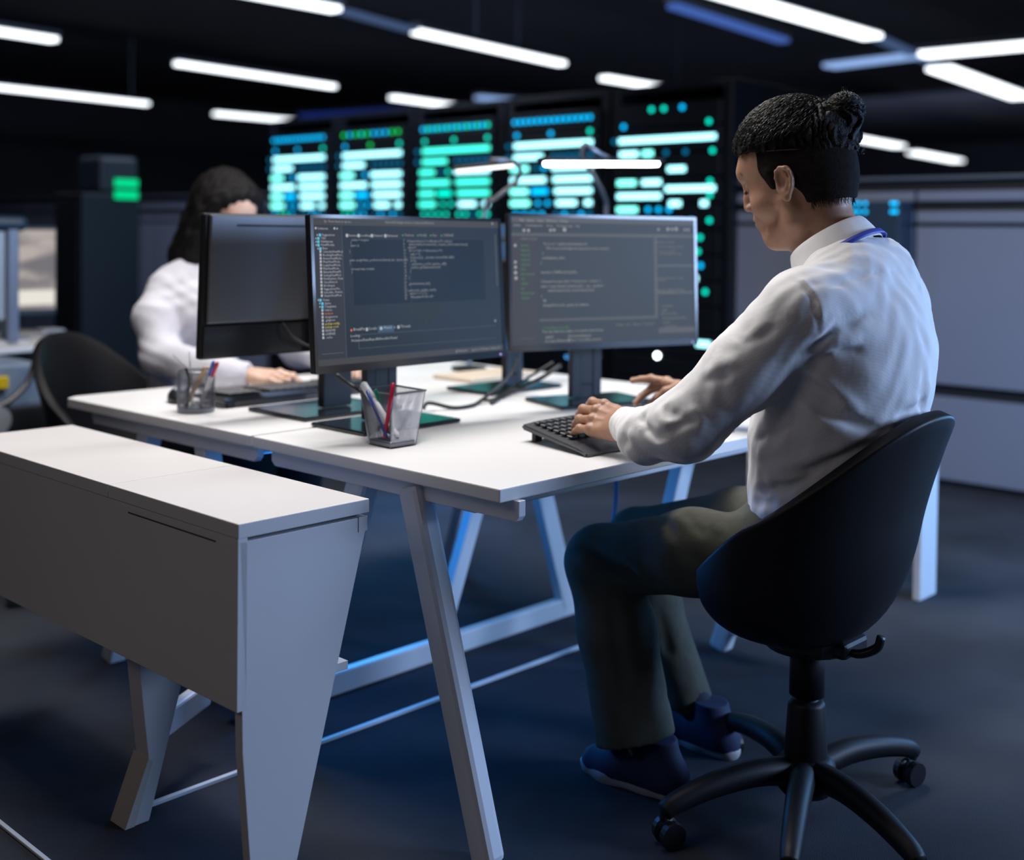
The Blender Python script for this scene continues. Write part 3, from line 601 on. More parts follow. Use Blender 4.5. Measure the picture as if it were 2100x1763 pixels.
# faint half globe on the wallpaper
rg = random.Random(5); cx, cy = f6(1155, 895); gl = []
for k in range(230):
    a = rg.uniform(0.05, PI-.05); r = .062*math.sqrt(rg.random()); gl.append(('c', cx+r*math.cos(a)/sw1, cy+r*.92*math.sin(a)/sh1, rg.uniform(.0012, .0026)))
print_on('wallpaper_globe', [g for g in gl if g[2] > .605], sw1, sh1, h1 @ Matrix.Translation((0, .0003, 0)), emi('globe_grey', (.05, .065, .075), 1), s1)
# right monitor
bl2 = at(1034, 727, 1, 2.150); br2 = at(1422, 703, 0, 2.832); tr2 = at(1412, 443, 0, 2.832)
bl2.z = br2.z = (bl2.z+br2.z)/2; yaw2 = math.atan2(br2.y-bl2.y, br2.x-bl2.x); W2 = (Vector((br2.x, br2.y))-Vector((bl2.x, bl2.y))).length
mid = (bl2+br2)/2; nrm = Vector((-math.sin(yaw2), math.cos(yaw2), 0)); base2 = mid+nrm*.085; base2.z = .731
m2, s2, h2, sw2, sh2 = monitor('lit monitor with a grey code window, right of the lit pair', base2+Vector((.02, 0, 0)), yaw2, W2, .362, bl2.z, .05, fy=-.085, scr=SR)
f7 = homography([(130, 96), (1650, 94), (1690, 1095), (162, 1205)])
def T7(x, y, s, txt): a = f7(x, y); return ('t', a[0], a[1], s, txt)
print_on('tool_bar', [('r', 0, 0, 1, .042), ('r', .0, .125, 1, .15), ('r', .765, .15, .782, .80), ('r', .138, .80, .782, .82), ('r', .785, .375, .99, .395), ('r', .785, .60, .99, .62), ('r', .785, .90, 1, .945)], sw2, sh2, h2 @ Matrix.Translation((0, .0004, 0)), screen_mat('tool_bar_grey', (.10, .105, .115), 1), s2)
print_on('side_column', [('r', .0, .15, .05, 1), ('r', .05, .15, .13, 1)], sw2, sh2, h2 @ Matrix.Translation((0, .0005, 0)), screen_mat('side_column_grey', (.055, .058, .070), 1), s2)
it = [T7(205, 135, .0095, 'File   Select   Goto   Window   Debug'), T7(150, 178, .009, 'Admin     Commitments     Drop     Preview team   Util'), ('c', *f7(242, 211), .0042), ('c', *f7(280, 211), .0042), ('c', *f7(465, 205), .004), ('c', *f7(495, 203), .004), ('c', *f7(582, 198), .0055),
      ('c', *f7(1362, 178), .0035), ('c', *f7(1440, 175), .0048), ('c', *f7(1475, 175), .004), ('c', *f7(1508, 172), .0052), ('c', *f7(1580, 176), .0035), ('c', *f7(1608, 176), .0035),
      ('c', *f7(170, 342), .0042), ('c', *f7(174, 485), .0042), ('c', *f7(176, 528), .0042), ('c', *f7(177, 576), .0048), ('c', *f7(182, 622), .0048)]
it += [T7(*a[:2], .0098, a[2]) for a in ((410, 332, 'for (i, in 1, update list=attribute+i)'), (430, 370, 'This.reopened.budgeted.requests.foreach: service)'), (400, 415, '}'), (400, 453, 'endingItems_Info.i'), (388, 495, '}'), (388, 576, 'operator_Fulfillment.log.Info.;'), (395, 656, 'if (week.forecast_(int) = 4 and score - hours)  {'),
      (392, 698, 'value = it.production.isSelected) = _use  operator'), (450, 732, 'switch.item.hostLocal.int.tokens.form'), (395, 780, '}'), (414, 820, 'fill;'), (412, 860, 'changeView.code_query_bit_dataset'), (412, 1088, 'You can start the online core inside a list screen'), (440, 1130, 'page()'), (438, 1168, 'Set map (Network)'), (628, 1118, 'View workstations'), (628, 1152, 'Filters: 1 set_delta_success'))]
print_on('screen_text', it, sw2, sh2, h2, emi('screen_text_grey', (.36, .37, .38), 1), s2)
it = [T7(x, y, .009, s) for x, y, s in ((208, 292, 'o Explorer'), (318, 291, 'List'), (1338, 294, 'extends.controller'), (1350, 333, 'construct_Request_(link)'), (1362, 372, '= base.controller'), (1372, 393, 'switch.update_hours)'), (1350, 438, '}'), (1350, 600, 'construct_Request = new'), (1355, 618, 'Controls'), (1360, 658, '}'), (1352, 700, 'Dispatches.fabricatedTeams'), (1368, 722, 'if = time tokens'),
      (1368, 762, '}'), (1405, 836, '/workdesk'), (1408, 870, 'pages'), (1400, 902, 'Resources.data'), (1415, 940, 'Folder/update.dataflow'), (1412, 975, 'Groups'), (1430, 1010, 'v plan-flows'), (1025, 1008, 'Output   Line   History   Terminal >'), (1345, 240, 'Overview  - - -'), (1280, 240, 'v v'), (235, 1150, '- - - - - - - -'))]
print_on('screen_text', it, sw2, sh2, h2, emi('screen_text_low', (.24, .245, .25), 1), s2)
it = [T7(218+i*1.2, 350+i*41, .010, s) for i, s in enumerate(('insect', 'impact', 'import', 'import', 'import', 'line', 'functional', 'let', 'while', 'int', 'functional', 'switch'))]+[T7(415, 1054, .0098, 'Compiling successful')]
print_on('green_text', it, sw2, sh2, h2, emi('text_green', (.10, .28, .13), 1), s2)
# woman's large monitor, seen from behind
Wi = .70; ti = at(430, 435, 1, 2.51); bi = at(421, 738, 1, 2.53)
t = thing('monitor', 'big monitor seen from behind, grey back with black chin, hiding the woman\'s chest', 'monitor', (1.96, 2.5, .731))
Hi = .355; mx = Matrix.Translation((1.585+Wi/2, 2.53, bi.z)) @ Matrix.Rotation(.05, 4, 'X')
bm = B((-Wi/2, 0, 0), (Wi/2, .022, Hi), .005, mx=mx); obj('casing', bm, BLACKP, t)
obj('back_panel', B((-Wi/2+.012, -.010, .088), (Wi/2-.012, 0, Hi-.002), .004, mx=mx), GREYBACK, t); obj('chin', B((-Wi/2+.003, -.006, .002), (Wi/2-.003, 0, .084), .004, mx=mx), GLOSSB, t)
obj('vent_slot', B((-Wi/2+.085, -.0108, Hi-.030), (Wi/2-.085, -.0095, Hi-.025), mx=mx), JOINT, t); obj('button', T([mx @ Vector((-Wi/2+.078, -.0075, .068)), mx @ Vector((-Wi/2+.078, -.006, .068))], .003, 8), BLACKP, t)
obj('screen', B((-Wi/2+.012, .022, .02), (Wi/2-.012, .0235, Hi-.012), mx=mx), mat('white_lit_screen', (.02, .02, .02), .3, emit=(.5, .55, .6), es=.5), t)
obj('stand_column', B((1.915, 2.475, .743), (2.01, 2.50, 1.08), .004), DARKG, t); obj('neck_joint', B((1.93, 2.49, .95), (2.0, 2.53, 1.05), .006), BLACKP, t)
obj('base_plate', B((1.79, 2.385, .731), (2.11, 2.63, .741), .004), mat('satin_black_base', (0, 0, 0)), t)
obj('power_cord', T(spline([(1.81, 2.51, .965), (1.83, 2.49, .93), (1.87, 2.47, .905), (1.92, 2.462, .885)]), .004, 6), CABLE, t)
tm = monitor('second monitor facing the woman, only its stand showing below the lit screens', (2.62, 2.50, .731), PI, .58, .345, .885, .03, fy=-.06, colw=.075, bw=.31, bd=.19)[0]

# ------------------------------------------------------------------ desk lamps
def tag_obj_parts(): pass
LAMP = emi('lamp_diffuser', (1, .99, .97), 20); LM = mat('lamp_metal', (.22, .23, .25), .35, metal=.6)
Yl = 2.62
a = at(1122, 335, 1, Yl); b = at(1344, 335, 1, Yl)
t = thing('desk_lamp', 'bright desk lamp with long glowing white bar on a bent neck above the right monitor', 'lamp', (3.02, 2.95, .73))
obj('lamp_head', BM(a+Vector((-.025, 0, .012)), b+Vector((.025, 0, .012)), w=.05, t=.016, bev=.005), BLACKP, t)
obj('diffuser', BM(a, b, w=.038, t=.018, bev=.006), LAMP, t)
c0 = at(1243, 440, 1, 2.9); c1 = at(1238, 400, 1, 2.85); c2 = at(1212, 352, 1, 2.72); c3 = at(1195, 318, 1, 2.66); c4 = at(1200, 296, 1, 2.64); c5 = at(1224, 312, 1, Yl)
obj('neck', T(spline([(c0.x-.1, 2.92, .74), (c0.x-.02, 2.91, 1.0), c0, c1, c2, c3, c4, c5, (a+b)/2+Vector((.02, 0, .02))]), .0085, 8), LM, t)
bm = bmesh.new(); lathe(bm, [(.07, 0), (.07, .012), (.02, .018)], 24, (c0.x-.1, 2.92, .73)); obj('base', bm, BLACKP, t)
a = at(935, 351, 1, 2.75); b = at(1054, 339, 1, 2.62)
t = thing('desk_lamp', 'smaller desk lamp with slim glowing bar and curved silver neck above the left monitor', 'lamp', (2.72, 2.95, .73))
obj('lamp_head', BM(a+(a-b)*.05+Vector((0, 0, .010)), b+(b-a)*.05+Vector((0, 0, .010)), w=.04, t=.012, bev=.004), BLACKP, t)
obj('diffuser', BM(a, b, w=.03, t=.011, bev=.004), emi('lamp_diffuser_soft', (1, .99, .97), 2.2), t)
P_ = [at(*q, 1, y) for q, y in (((1005, 328), 2.68), ((1040, 329), 2.68), ((1066, 345), 2.72), ((1058, 372), 2.78), ((1018, 405), 2.84), ((995, 430), 2.88))]
obj('neck', T(spline([(P_[-1].x-.03, 2.92, .74), (P_[-1].x-.02, 2.91, 1.0)]+P_[::-1]), .0075, 8), LM, t)
bm = bmesh.new(); lathe(bm, [(.06, 0), (.06, .012), (.02, .018)], 24, (P_[-1].x-.03, 2.92, .73)); obj('base', bm, BLACKP, t)

# ------------------------------------------------------------------ things on the desks
tag(obj('clipboard', B((2.63, 2.66, .731), (2.95, 2.83, .743), .002), mat('beige_board', (.62, .52, .40), .7)), 'beige board lying on the rear desk below the left lit monitor', 'folder')
q = at(590, 755, 2, .735)
def key_mesh():
    bm = B((-.0078, -.0078, 0), (.0078, .0078, .0055), .0012, 1); me = bpy.data.meshes.new('key'); bm.to_mesh(me); bm.free(); return me
KEY = key_mesh(); KEY.materials.append(mat('key_black', (.014, .015, .018), .35))
def keyboard(label, outline, zf, zb, rest=.30, parm=GLOSSB):
    """outline: back-left, back-right, front-right, front-left on the desk"""
    BLc, BR, FR, FL = [Vector((*p, 0)) for p in outline]
    c = (BLc+BR+FR+FL)/4; t = thing('keyboard', label, 'keyboard', (c.x, c.y, .731))
    def Pt(u, v, dz=0): p = (BLc*(1-u)+BR*u)*(1-v)+(FL*(1-u)+FR*u)*v; p.z = (zb*(1-v)+zf*v)+dz; return p
    bm = bmesh.new(); n = 12
    top = [[bm.verts.new(Pt(i/n, j/6, -.004*abs(2*i/n-1)**6-(.006 if j == 6 else 0))) for i in range(n+1)] for j in range(7)]
    bot = [[bm.verts.new(Pt(i/n, j/6, -.016+.004*(j/6))) for i in range(n+1)] for j in range(7)]
    for j in range(6):
        for i in range(n):
            bm.faces.new((top[j][i], top[j+1][i], top[j+1][i+1], top[j][i+1])); bm.faces.new((bot[j][i], bot[j][i+1], bot[j+1][i+1], bot[j+1][i]))
    for j in range(6):
        bm.faces.new((top[j][0], bot[j][0], bot[j+1][0], top[j+1][0])); bm.faces.new((top[j][n], top[j+1][n], bot[j+1][n], bot[j][n]))
    for i in range(n):
        bm.faces.new((top[0][i], top[0][i+1], bot[0][i+1], bot[0][i])); bm.faces.new((top[6][i], bot[6][i], bot[6][i+1], top[6][i+1]))
    bmesh.ops.recalc_face_normals(bm, faces=bm.faces); bmesh.ops.bevel(bm, geom=[e for e in bm.edges if e.calc_face_angle(0) > .9], offset=.004, segments=2, affect='EDGES')
    obj('body', bm, parm, t, smooth=False)
    for u in (.06, .94): obj('foot', B((Pt(u, .12).x-.012, Pt(u, .12).y-.006, .7305), (Pt(u, .12).x+.012, Pt(u, .12).y+.006, zb-.012), .002), BLACKP, t)
    ex = (BR-BLc).normalized(); ey = (FL-BLc); ey = (Pt(0, 1)-Pt(0, 0)).normalized(); ez = ex.cross(-ey).normalized()
    rot = Matrix((ex, (-(ey-ex*ey.dot(ex))).normalized(), ez)).transposed().to_4x4()
    NR, NC = 6, 19
    for r in range(NR):
        for k in range(NC):
            if r == 5 and 4 < k < 9: continue
            if k in (14,): continue
            o = bpy.data.objects.new('key', KEY); COL.objects.link(o); o.parent = t; o.matrix_parent_inverse = Matrix.Translation(-t.location)
            p = Pt(.045+.91*(k+.5)/NC, .08+(1-rest-.10)*(r+.5)/NR, .0005); mw = rot.copy(); mw.translation = p; o.matrix_basis = mw @ Matrix.Diagonal((BR-BLc).length/NC/.0178*Vector((1, .86, 1)) .to_4d() if False else (((BR-BLc).length*.91/NC)/.0172, 1, 1, 1))
    mw = rot.copy(); mw.translation = Pt(.47, .08+(1-rest-.10)*5.5/NR, .0005); obj('space_bar', B((-.045, -.0078, 0), (.045, .0078, .0055), .0012, mx=mw), MATS['key_black'], t)
    return t
kbl = at(1069, 866, 2, .772); kfl = at(1203, 927, 2, .742); kbr = at(1325, 826, 2, .772)
keyboard('black keyboard with grey wrist rest under the man\'s hands', [(kbl.x, kbl.y), (kbr.x, kbr.y), (kfl.x+.52, kfl.y-.03), (kfl.x, kfl.y)], .745, .772, rest=.30, parm=mat('dark_grey_keyboard', (.07, .072, .08), .28))
keyboard('black keyboard under the woman\'s hand on the rear desk', [(2.30, 2.69), (1.775, 2.705), (1.775, 2.88), (2.30, 2.865)][0:1]+[(1.765, 2.70), (1.765, 2.88), (2.30, 2.865)], .758, .762, rest=.12)
# square wire pen cup
bF, bL, bR = at(801, 919, 2, .732), at(757, 910, 2, .732), at(852, 911, 2, .732); bK = bL+bR-bF
tF, tL, tR = at(804, 808, 2, .838), at(738, 797, 2, .838), at(872, 800, 2, .838); tK = tL+tR-tF
t = thing('pen_cup', 'square silver wire mesh pen cup holding markers on the front desk', 'pen cup', ((bL+bR)/2))
bm = bmesh.new()
for (b0, b1, c0, c1) in ((bL, bF, tL, tF), (bF, bR, tF, tR), (bR, bK, tR, tK), (bK, bL, tK, tL)):
    N = 26
    for k in range(-N, N):
        for sgn in (1, -1):
            seg = []
            for v in (0, 1):
                seg.append((k/N+(v if sgn == 1 else 1-v)*1.0, v))
            (ua, va), (ub, vb) = seg
            def clip(ua, va, ub, vb):
                pts = []
                lo, hi = 0, 1
                du = ub-ua
                for edge in (0, 1):
                    pass
                t0, t1 = 0, 1
                if abs(du) > 1e-6:
                    x0, x1 = (0-ua)/du, (1-ua)/du
                    t0, t1 = max(0, min(x0, x1)), min(1, max(x0, x1))
                return t0, t1
            t0, t1 = clip(ua, va, ub, vb)
            if t1-t0 < .02: continue
            P2 = lambda u, v: (b0*(1-u)+b1*u)*(1-v)+(c0*(1-u)+c1*u)*v
            p, q = P2(ua+(ub-ua)*t0, va+(vb-va)*t0), P2(ua+(ub-ua)*t1, va+(vb-va)*t1)
            if (p-q).length > .002: tube(bm, [p, q], .00045, 3, False)
w_ = obj('wire_mesh', bm, WIRE, t); w_['kind'] = 'stuff'
bm = bmesh.new(); tube(bm, spline([tL, tL.lerp(tF, .94), tF, tF.lerp(tR, .06), tF.lerp(tR, .94), tR, tR.lerp(tK, .06), tR.lerp(tK, .94), tK, tK.lerp(tL, .06), tK.lerp(tL, .94), tL], 3), .0022, 8); obj('rim', bm, WIRE, t)
bm = bmesh.new(); up = Vector((0, 0, .012)); prism(bm, [bL, bF, bR, bK], up, .003); obj('bottom_tray', bm, WIRE, t)
for a_, b_2 in ((bL, tL), (bF, tF), (bR, tR), (bK, tK)): obj('corner_wire', T([a_, b_2], .0012, 6), WIRE, t)
def pen(label, a, b, r, body, tip=None, cap=None):
    a, b = Vector(a), Vector(b); d = (b-a)
    t = thing('pen', label, 'pen', a)
    obj('barrel', T([a, a+d*.04, a+d*.97, b], [r*.5, r, r, r*.75], 12), body, t, True)
    obj('cap', T([a+d*.70, a+d*.705, a+d*.985, b+d*.01], [r*1.0, r*1.12, r*1.12, r*.7], 12), cap or body, t, True)
    obj('clip', T([a+d*.74+Vector((0, -r*1.3, 0)), a+d*.97+Vector((0, -r*1.3, 0))], r*.22, 6), cap or body, t)
    return t
cz = (bL+bR)/2
pen('thick white marker leaning left in the square wire cup', bR.lerp(bF, .45)+Vector((-.010, .012, .018)), at(743, 787, 2, .857)+Vector((.004, .002, 0)), .0078, mat('white_pen', (.72, .74, .80), .3))
pen('crimson marker standing in the square wire cup', bF.lerp(bK, .3)+Vector((-.012, .01, .016)), at(806, 786, 2, .862), .0045, mat('crimson_pen', (.42, .01, .05), .3))
pen('dark blue pen lying across inside the square wire cup', bF.lerp(bL, .12)+Vector((.010, .014, .018)), at(749, 803, 2, .842)+Vector((.004, -.002, 0)), .0034, mat('navy_pen', (.015, .03, .16), .25), cap=mat('blue_pen_cap', (.02, .08, .42), .25))
pen('green pen at the back of the square wire cup', bK.lerp(bL, .4)+Vector((.008, -.01, .016)), at(770, 798, 2, .848), .0035, mat('green_pen', (.01, .22, .14), .3))
# round wire pen cup on the rear desk
cc = at(414, 842, 2, .735); R_ = .047; t = thing('pen_cup', 'round silver wire mesh pen cup on the corner of the rear desk', 'pen cup', (cc.x, cc.y+R_*.6, .731)); cc = Vector((cc.x, cc.y+R_*.6, .731))
bm = bmesh.new(); hh = .104
for k in range(64):
    for sg in (1, -1):
        pts = [cc+Vector((R_*math.cos(2*PI*(k/64)+sg*v*.9), R_*math.sin(2*PI*(k/64)+sg*v*.9), .01+(hh-.01)*v)) for v in (0, .25, .5, .75, 1)]
        tube(bm, pts, .00045, 3, False)
w_ = obj('wire_mesh', bm, WIRE, t); w_['kind'] = 'stuff'
bm = bmesh.new(); tube(bm, [cc+Vector((R_*math.cos(2*PI*k/32), R_*math.sin(2*PI*k/32), hh)) for k in range(33)], .002, 8); obj('rim', bm, WIRE, t)
bm = bmesh.new(); lathe(bm, [(R_, 0), (R_, .011), (R_-.004, .012)], 32, cc); obj('bottom_tray', bm, WIRE, t)
for k in range(8): a_ = 2*PI*k/8; obj('upright_wire', T([cc+Vector((R_*math.cos(a_), R_*math.sin(a_), .01)), cc+Vector((R_*math.cos(a_), R_*math.sin(a_), hh))], .001, 5), WIRE, t)
f_ = cc+Vector((0, 0, .014))
tag(obj('wooden_ruler', BM(f_+Vector((-.022, .014, 0)), at(423, 752, 2, .852), w=.014, t=.004, bev=.001), mat('wood_tan', (.48, .33, .17), .6)), 'tan wooden stick leaning right in the round wire cup', 'ruler')
pen('blue pen in the round wire cup', f_+Vector((.006, -.01, 0)), at(438, 742, 2, .868), .0042, mat('clear_pen', (.42, .42, .45), .2), cap=mat('blue_pen_cap', (0, 0, 0)))
pen('red pen in the round wire cup', f_+Vector((.018, .004, 0)), at(446, 744, 2, .866), .0042, mat('clear_pen', (0, 0, 0)), cap=mat('red_pen_cap', (.55, .01, .03), .3))
tag(obj('metal_stick', T([f_+Vector((-.015, -.012, 0)), at(388, 722, 2, .888)], .0016, 6), mat('chrome', (.6, .6, .62), .15, metal=1)), 'thin upright metal stick in the round wire cup', 'stick')
gp = at(384, 764, 2, .838); ge = at(355, 728, 2, .872)
t = thing('tweezers', 'thin black-handled metal tool leaning left on the rim of the round wire cup', 'tool', gp)
obj('handle', T(spline([f_+Vector((-.02, .01, 0)), gp+Vector((.005, 0, -.02)), gp+Vector((-.004, 0, .012))]), .0035, 6), BLACKP, t); obj('shaft', T([gp+Vector((-.004, 0, .012)), ge], .001, 5), MATS['chrome'], t)
# mouse
def mouse(label, loc, rz, s=1):
    mx = Matrix.Translation(loc) @ Matrix.Rotation(rz, 4, 'Z') @ Matrix.Scale(s, 4); t = thing('computer_mouse', label, 'mouse', loc)
    def shell(z0, zs_, name, m, f=1):
        bm = bmesh.new(); bmesh.ops.create_uvsphere(bm, u_segments=24, v_segments=12, radius=1)
        for v in bm.verts: v.co = Vector((v.co.x*.032*f*(1-.12*v.co.y), v.co.y*.055*f, z0+max(v.co.z, -.25)*zs_*(1-.25*v.co.y)))
        bmesh.ops.transform(bm, matrix=mx, verts=bm.verts); obj(name, bm, m, t, True)
    shell(.009, .030, 'shell', BLACKP); shell(.0125, .0275, 'palm_cover', mat('silver_plastic', (.30, .31, .34), .25), .86)
    obj('wheel', T([mx @ Vector((-.003, .030, .030)), mx @ Vector((.003, .030, .030))], .008, 14), BLACKP, t)
ml = at(372, 824, 2, .735); mouse('black and silver mouse behind the round wire cup', (ml.x+.015, ml.y+.035, .731), math.radians(150))
# cables on the desk
for pts, r, lb in (
    ([at(1062, 735, 1, 2.40), at(1050, 765, 1, 2.36), at(1020, 795, 2, .765), at(985, 822, 2, .737), at(968, 831, 2, .736), at(930, 836, 2, .736), at(880, 826, 2, .75), at(868, 838, 2, .736)], .005, 'black cable looping on the front desk behind the square cup'),
    ([at(1150, 748, 1, 2.28), at(1110, 775, 1, 2.30), at(1060, 798, 2, .745), at(1030, 812, 2, .737), at(1008, 826, 2, .736)], .006, 'thick black cable slanting down between the two monitor stands'),
    ([at(1135, 742, 1, 2.30), at(1090, 770, 1, 2.34), at(1045, 800, 2, .742), at(1012, 818, 2, .737), at(990, 820, 2, .737)], .004, 'thin black cable beside the thick one between the monitor stands'),
    ([at(690, 768, 1, 2.30), at(712, 785, 1, 2.28), at(745, 806, 1, 2.26), at(780, 840, 2, .745)], .005, 'black cable hanging under the left lit monitor')):
    tag(obj('cable', T(spline(pts, 6), r, 8), CABLE, smooth=True), lb, 'cable')


# ------------------------------------------------------------------ office chairs (bucket shell on a five-armed swivel base)
def office_chair(label, c, rz, arms, zs=0):
    t = thing('office_chair', label, 'chair', (c[0], c[1], 0), 'black bucket-shell office chairs')
    mx = Matrix.Translation((c[0], c[1], 0)) @ Matrix.Rotation(rz, 4, 'Z')   # local: sitter faces +y
    def rim(th):     # th = 0 front, pi back
        cx, cy_ = math.sin(th), math.cos(th); b = (1-cy_)/2
        x = .252*math.copysign(abs(cx)**.85, cx)*(1-.20*max(0, b-.5)*2*.6); y = (.180 if cy_ > 0 else .262)*math.copysign(abs(cy_)**.9, cy_)
        z = .500+(.868-.500)*(b**1.35); return x, y, z, b
    NT, NS = 72, 22; bm = bmesh.new(); rows = []; zb = .385+zs
    for j in range(NS+1):
        s = j/NS; row = []
        for i in range(NT):
            th = 2*PI*i/NT; x, y, z, b = rim(th); z += zs
            h = (1-s)**1.25; p = 2.5; f = max(1e-3, 1-(1-h)**p)**(1/p) if h < 1 else 1.
            if h >= 1: f = 1.
            bb = max(0, (b-.45)/.55); flare = 1-.20*bb*(1-max(0, min(1, (h-.55)/.45))**1.6)
            row.append(bm.verts.new(mx @ Vector((x*f*flare, y*f*flare+(-.0)*f, zb+(z-zb)*h))))
        rows.append(row)
    for a, b in zip(rows, rows[1:]):
        for i in range(NT): bm.faces.new((a[i], a[(i+1) % NT], b[(i+1) % NT], b[i]))
    bm.faces.new(rows[-1])
    bmesh.ops.recalc_face_normals(bm, faces=bm.faces)
    o = obj('seat_shell', bm, CHAIRP, t, True); md = o.modifiers.new('thick', 'SOLIDIFY'); md.thickness = .03; md.offset = 0
    md = o.modifiers.new('round', 'BEVEL'); md.width = .012; md.segments = 3; md.angle_limit = math.radians(50)
    bm = bmesh.new(); lathe(bm, [(.02, .355), (.085, .36), (.10, .375), (.10, .40), (.05, .41)], 24, (0, 0, zs)); box(bm, (-.05, -.11, .365+zs), (.05, .08, .40+zs), .01); bmesh.ops.transform(bm, matrix=mx, verts=bm.verts); obj('tilt_mechanism', bm, BLACKP, t, False)
    obj('lever', T([mx @ Vector(p) for p in spline([(-.02, -.08, .385+zs), (-.02, -.12, .378+zs), (-.01, -.155, .395+zs), (-.01, -.165, .42+zs)], 5)], .009, 8), BLACKP, t, True)
    bm = bmesh.new(); lathe(bm, [(.036, .26), (.036, .37), (.03, .372)], 20); lathe(bm, [(.024, .12), (.024, .26)], 20); lathe(bm, [(.042, .075), (.044, .13), (.038, .24), (.036, .245), (.03, .25)], 24); bmesh.ops.transform(bm, matrix=mx @ Matrix.Translation((0, 0, 0)), verts=bm.verts); obj('gas_column', bm, CHAIRP, t, True)
    bm = bmesh.new(); lathe(bm, [(.05, .06), (.062, .075), (.06, .12), (.045, .135)], 24); bmesh.ops.transform(bm, matrix=mx, verts=bm.verts); obj('hub', bm, CHAIRP, t, True)
    for a in arms:
        d = Vector((math.cos(a), math.sin(a), 0)); L = .33; cc_ = Vector((c[0], c[1], 0))
        pts = spline([cc_+d*.03+Vector((0, 0, .105)), cc_+d*.12+Vector((0, 0, .115)), cc_+d*.22+Vector((0, 0, .105)), cc_+d*.30+Vector((0, 0, .085)), cc_+d*L+Vector((0, 0, .070))], 5)
        n = len(pts); arm = obj('base_arm', T(pts, [.030-.012*i/(n-1) for i in range(n)], 10), CHAIRP, t, True)
        pv = cc_+d*L; tx = Vector((-d.y, d.x, 0))
        bm = bmesh.new(); tube(bm, [pv+Vector((0, 0, .075)), pv+Vector((0, 0, .052))], .008, 8)
        for sg in (-1, 1): tube(bm, [pv-d*.012+tx*sg*.006+Vector((0, 0, .0275)), pv-d*.012+tx*sg*.010+Vector((0, 0, .0275)), pv-d*.012+tx*sg*.024+Vector((0, 0, .0275))], [.020, .0272, .0255], 18)
        obj('caster', bm, BLACKP, t, False)
    return t
D = math.radians
office_chair('black bucket-shell office chair under the seated man', (2.205, 1.235), D(0), [D(155), D(205), D(247), D(345), D(62)])
office_chair('black office chair behind the woman, mostly hidden, at the rear desk', (1.98, 3.64), D(200), [D(20+72*k) for k in range(5)], -.02)

# ------------------------------------------------------------------ people
SKIN = skin_mat('warm_brown_skin', (.42, .235, .155), (.35, .18, .115)); SKINW = skin_mat('fair_skin', (.60, .40, .31), (.54, .34, .26))
HAIRM = mat('black_hair', (.006, .005, .005), .6, spec=.16, bump=.8, bscale=260); STRM = mat('hair_strand', (.010, .009, .009), .36, spec=.6); STUB = mat('short_black_hair', (.011, .008, .007), .9, noise=.5, nscale=90, bump=.6, bscale=500, spec=.12)
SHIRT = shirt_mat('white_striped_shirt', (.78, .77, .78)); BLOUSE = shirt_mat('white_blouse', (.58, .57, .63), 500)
TROU = mat('dark_khaki_cloth', (.075, .077, .062), .9, noise=.12, nscale=30, bump=.35, bscale=40, spec=.15)

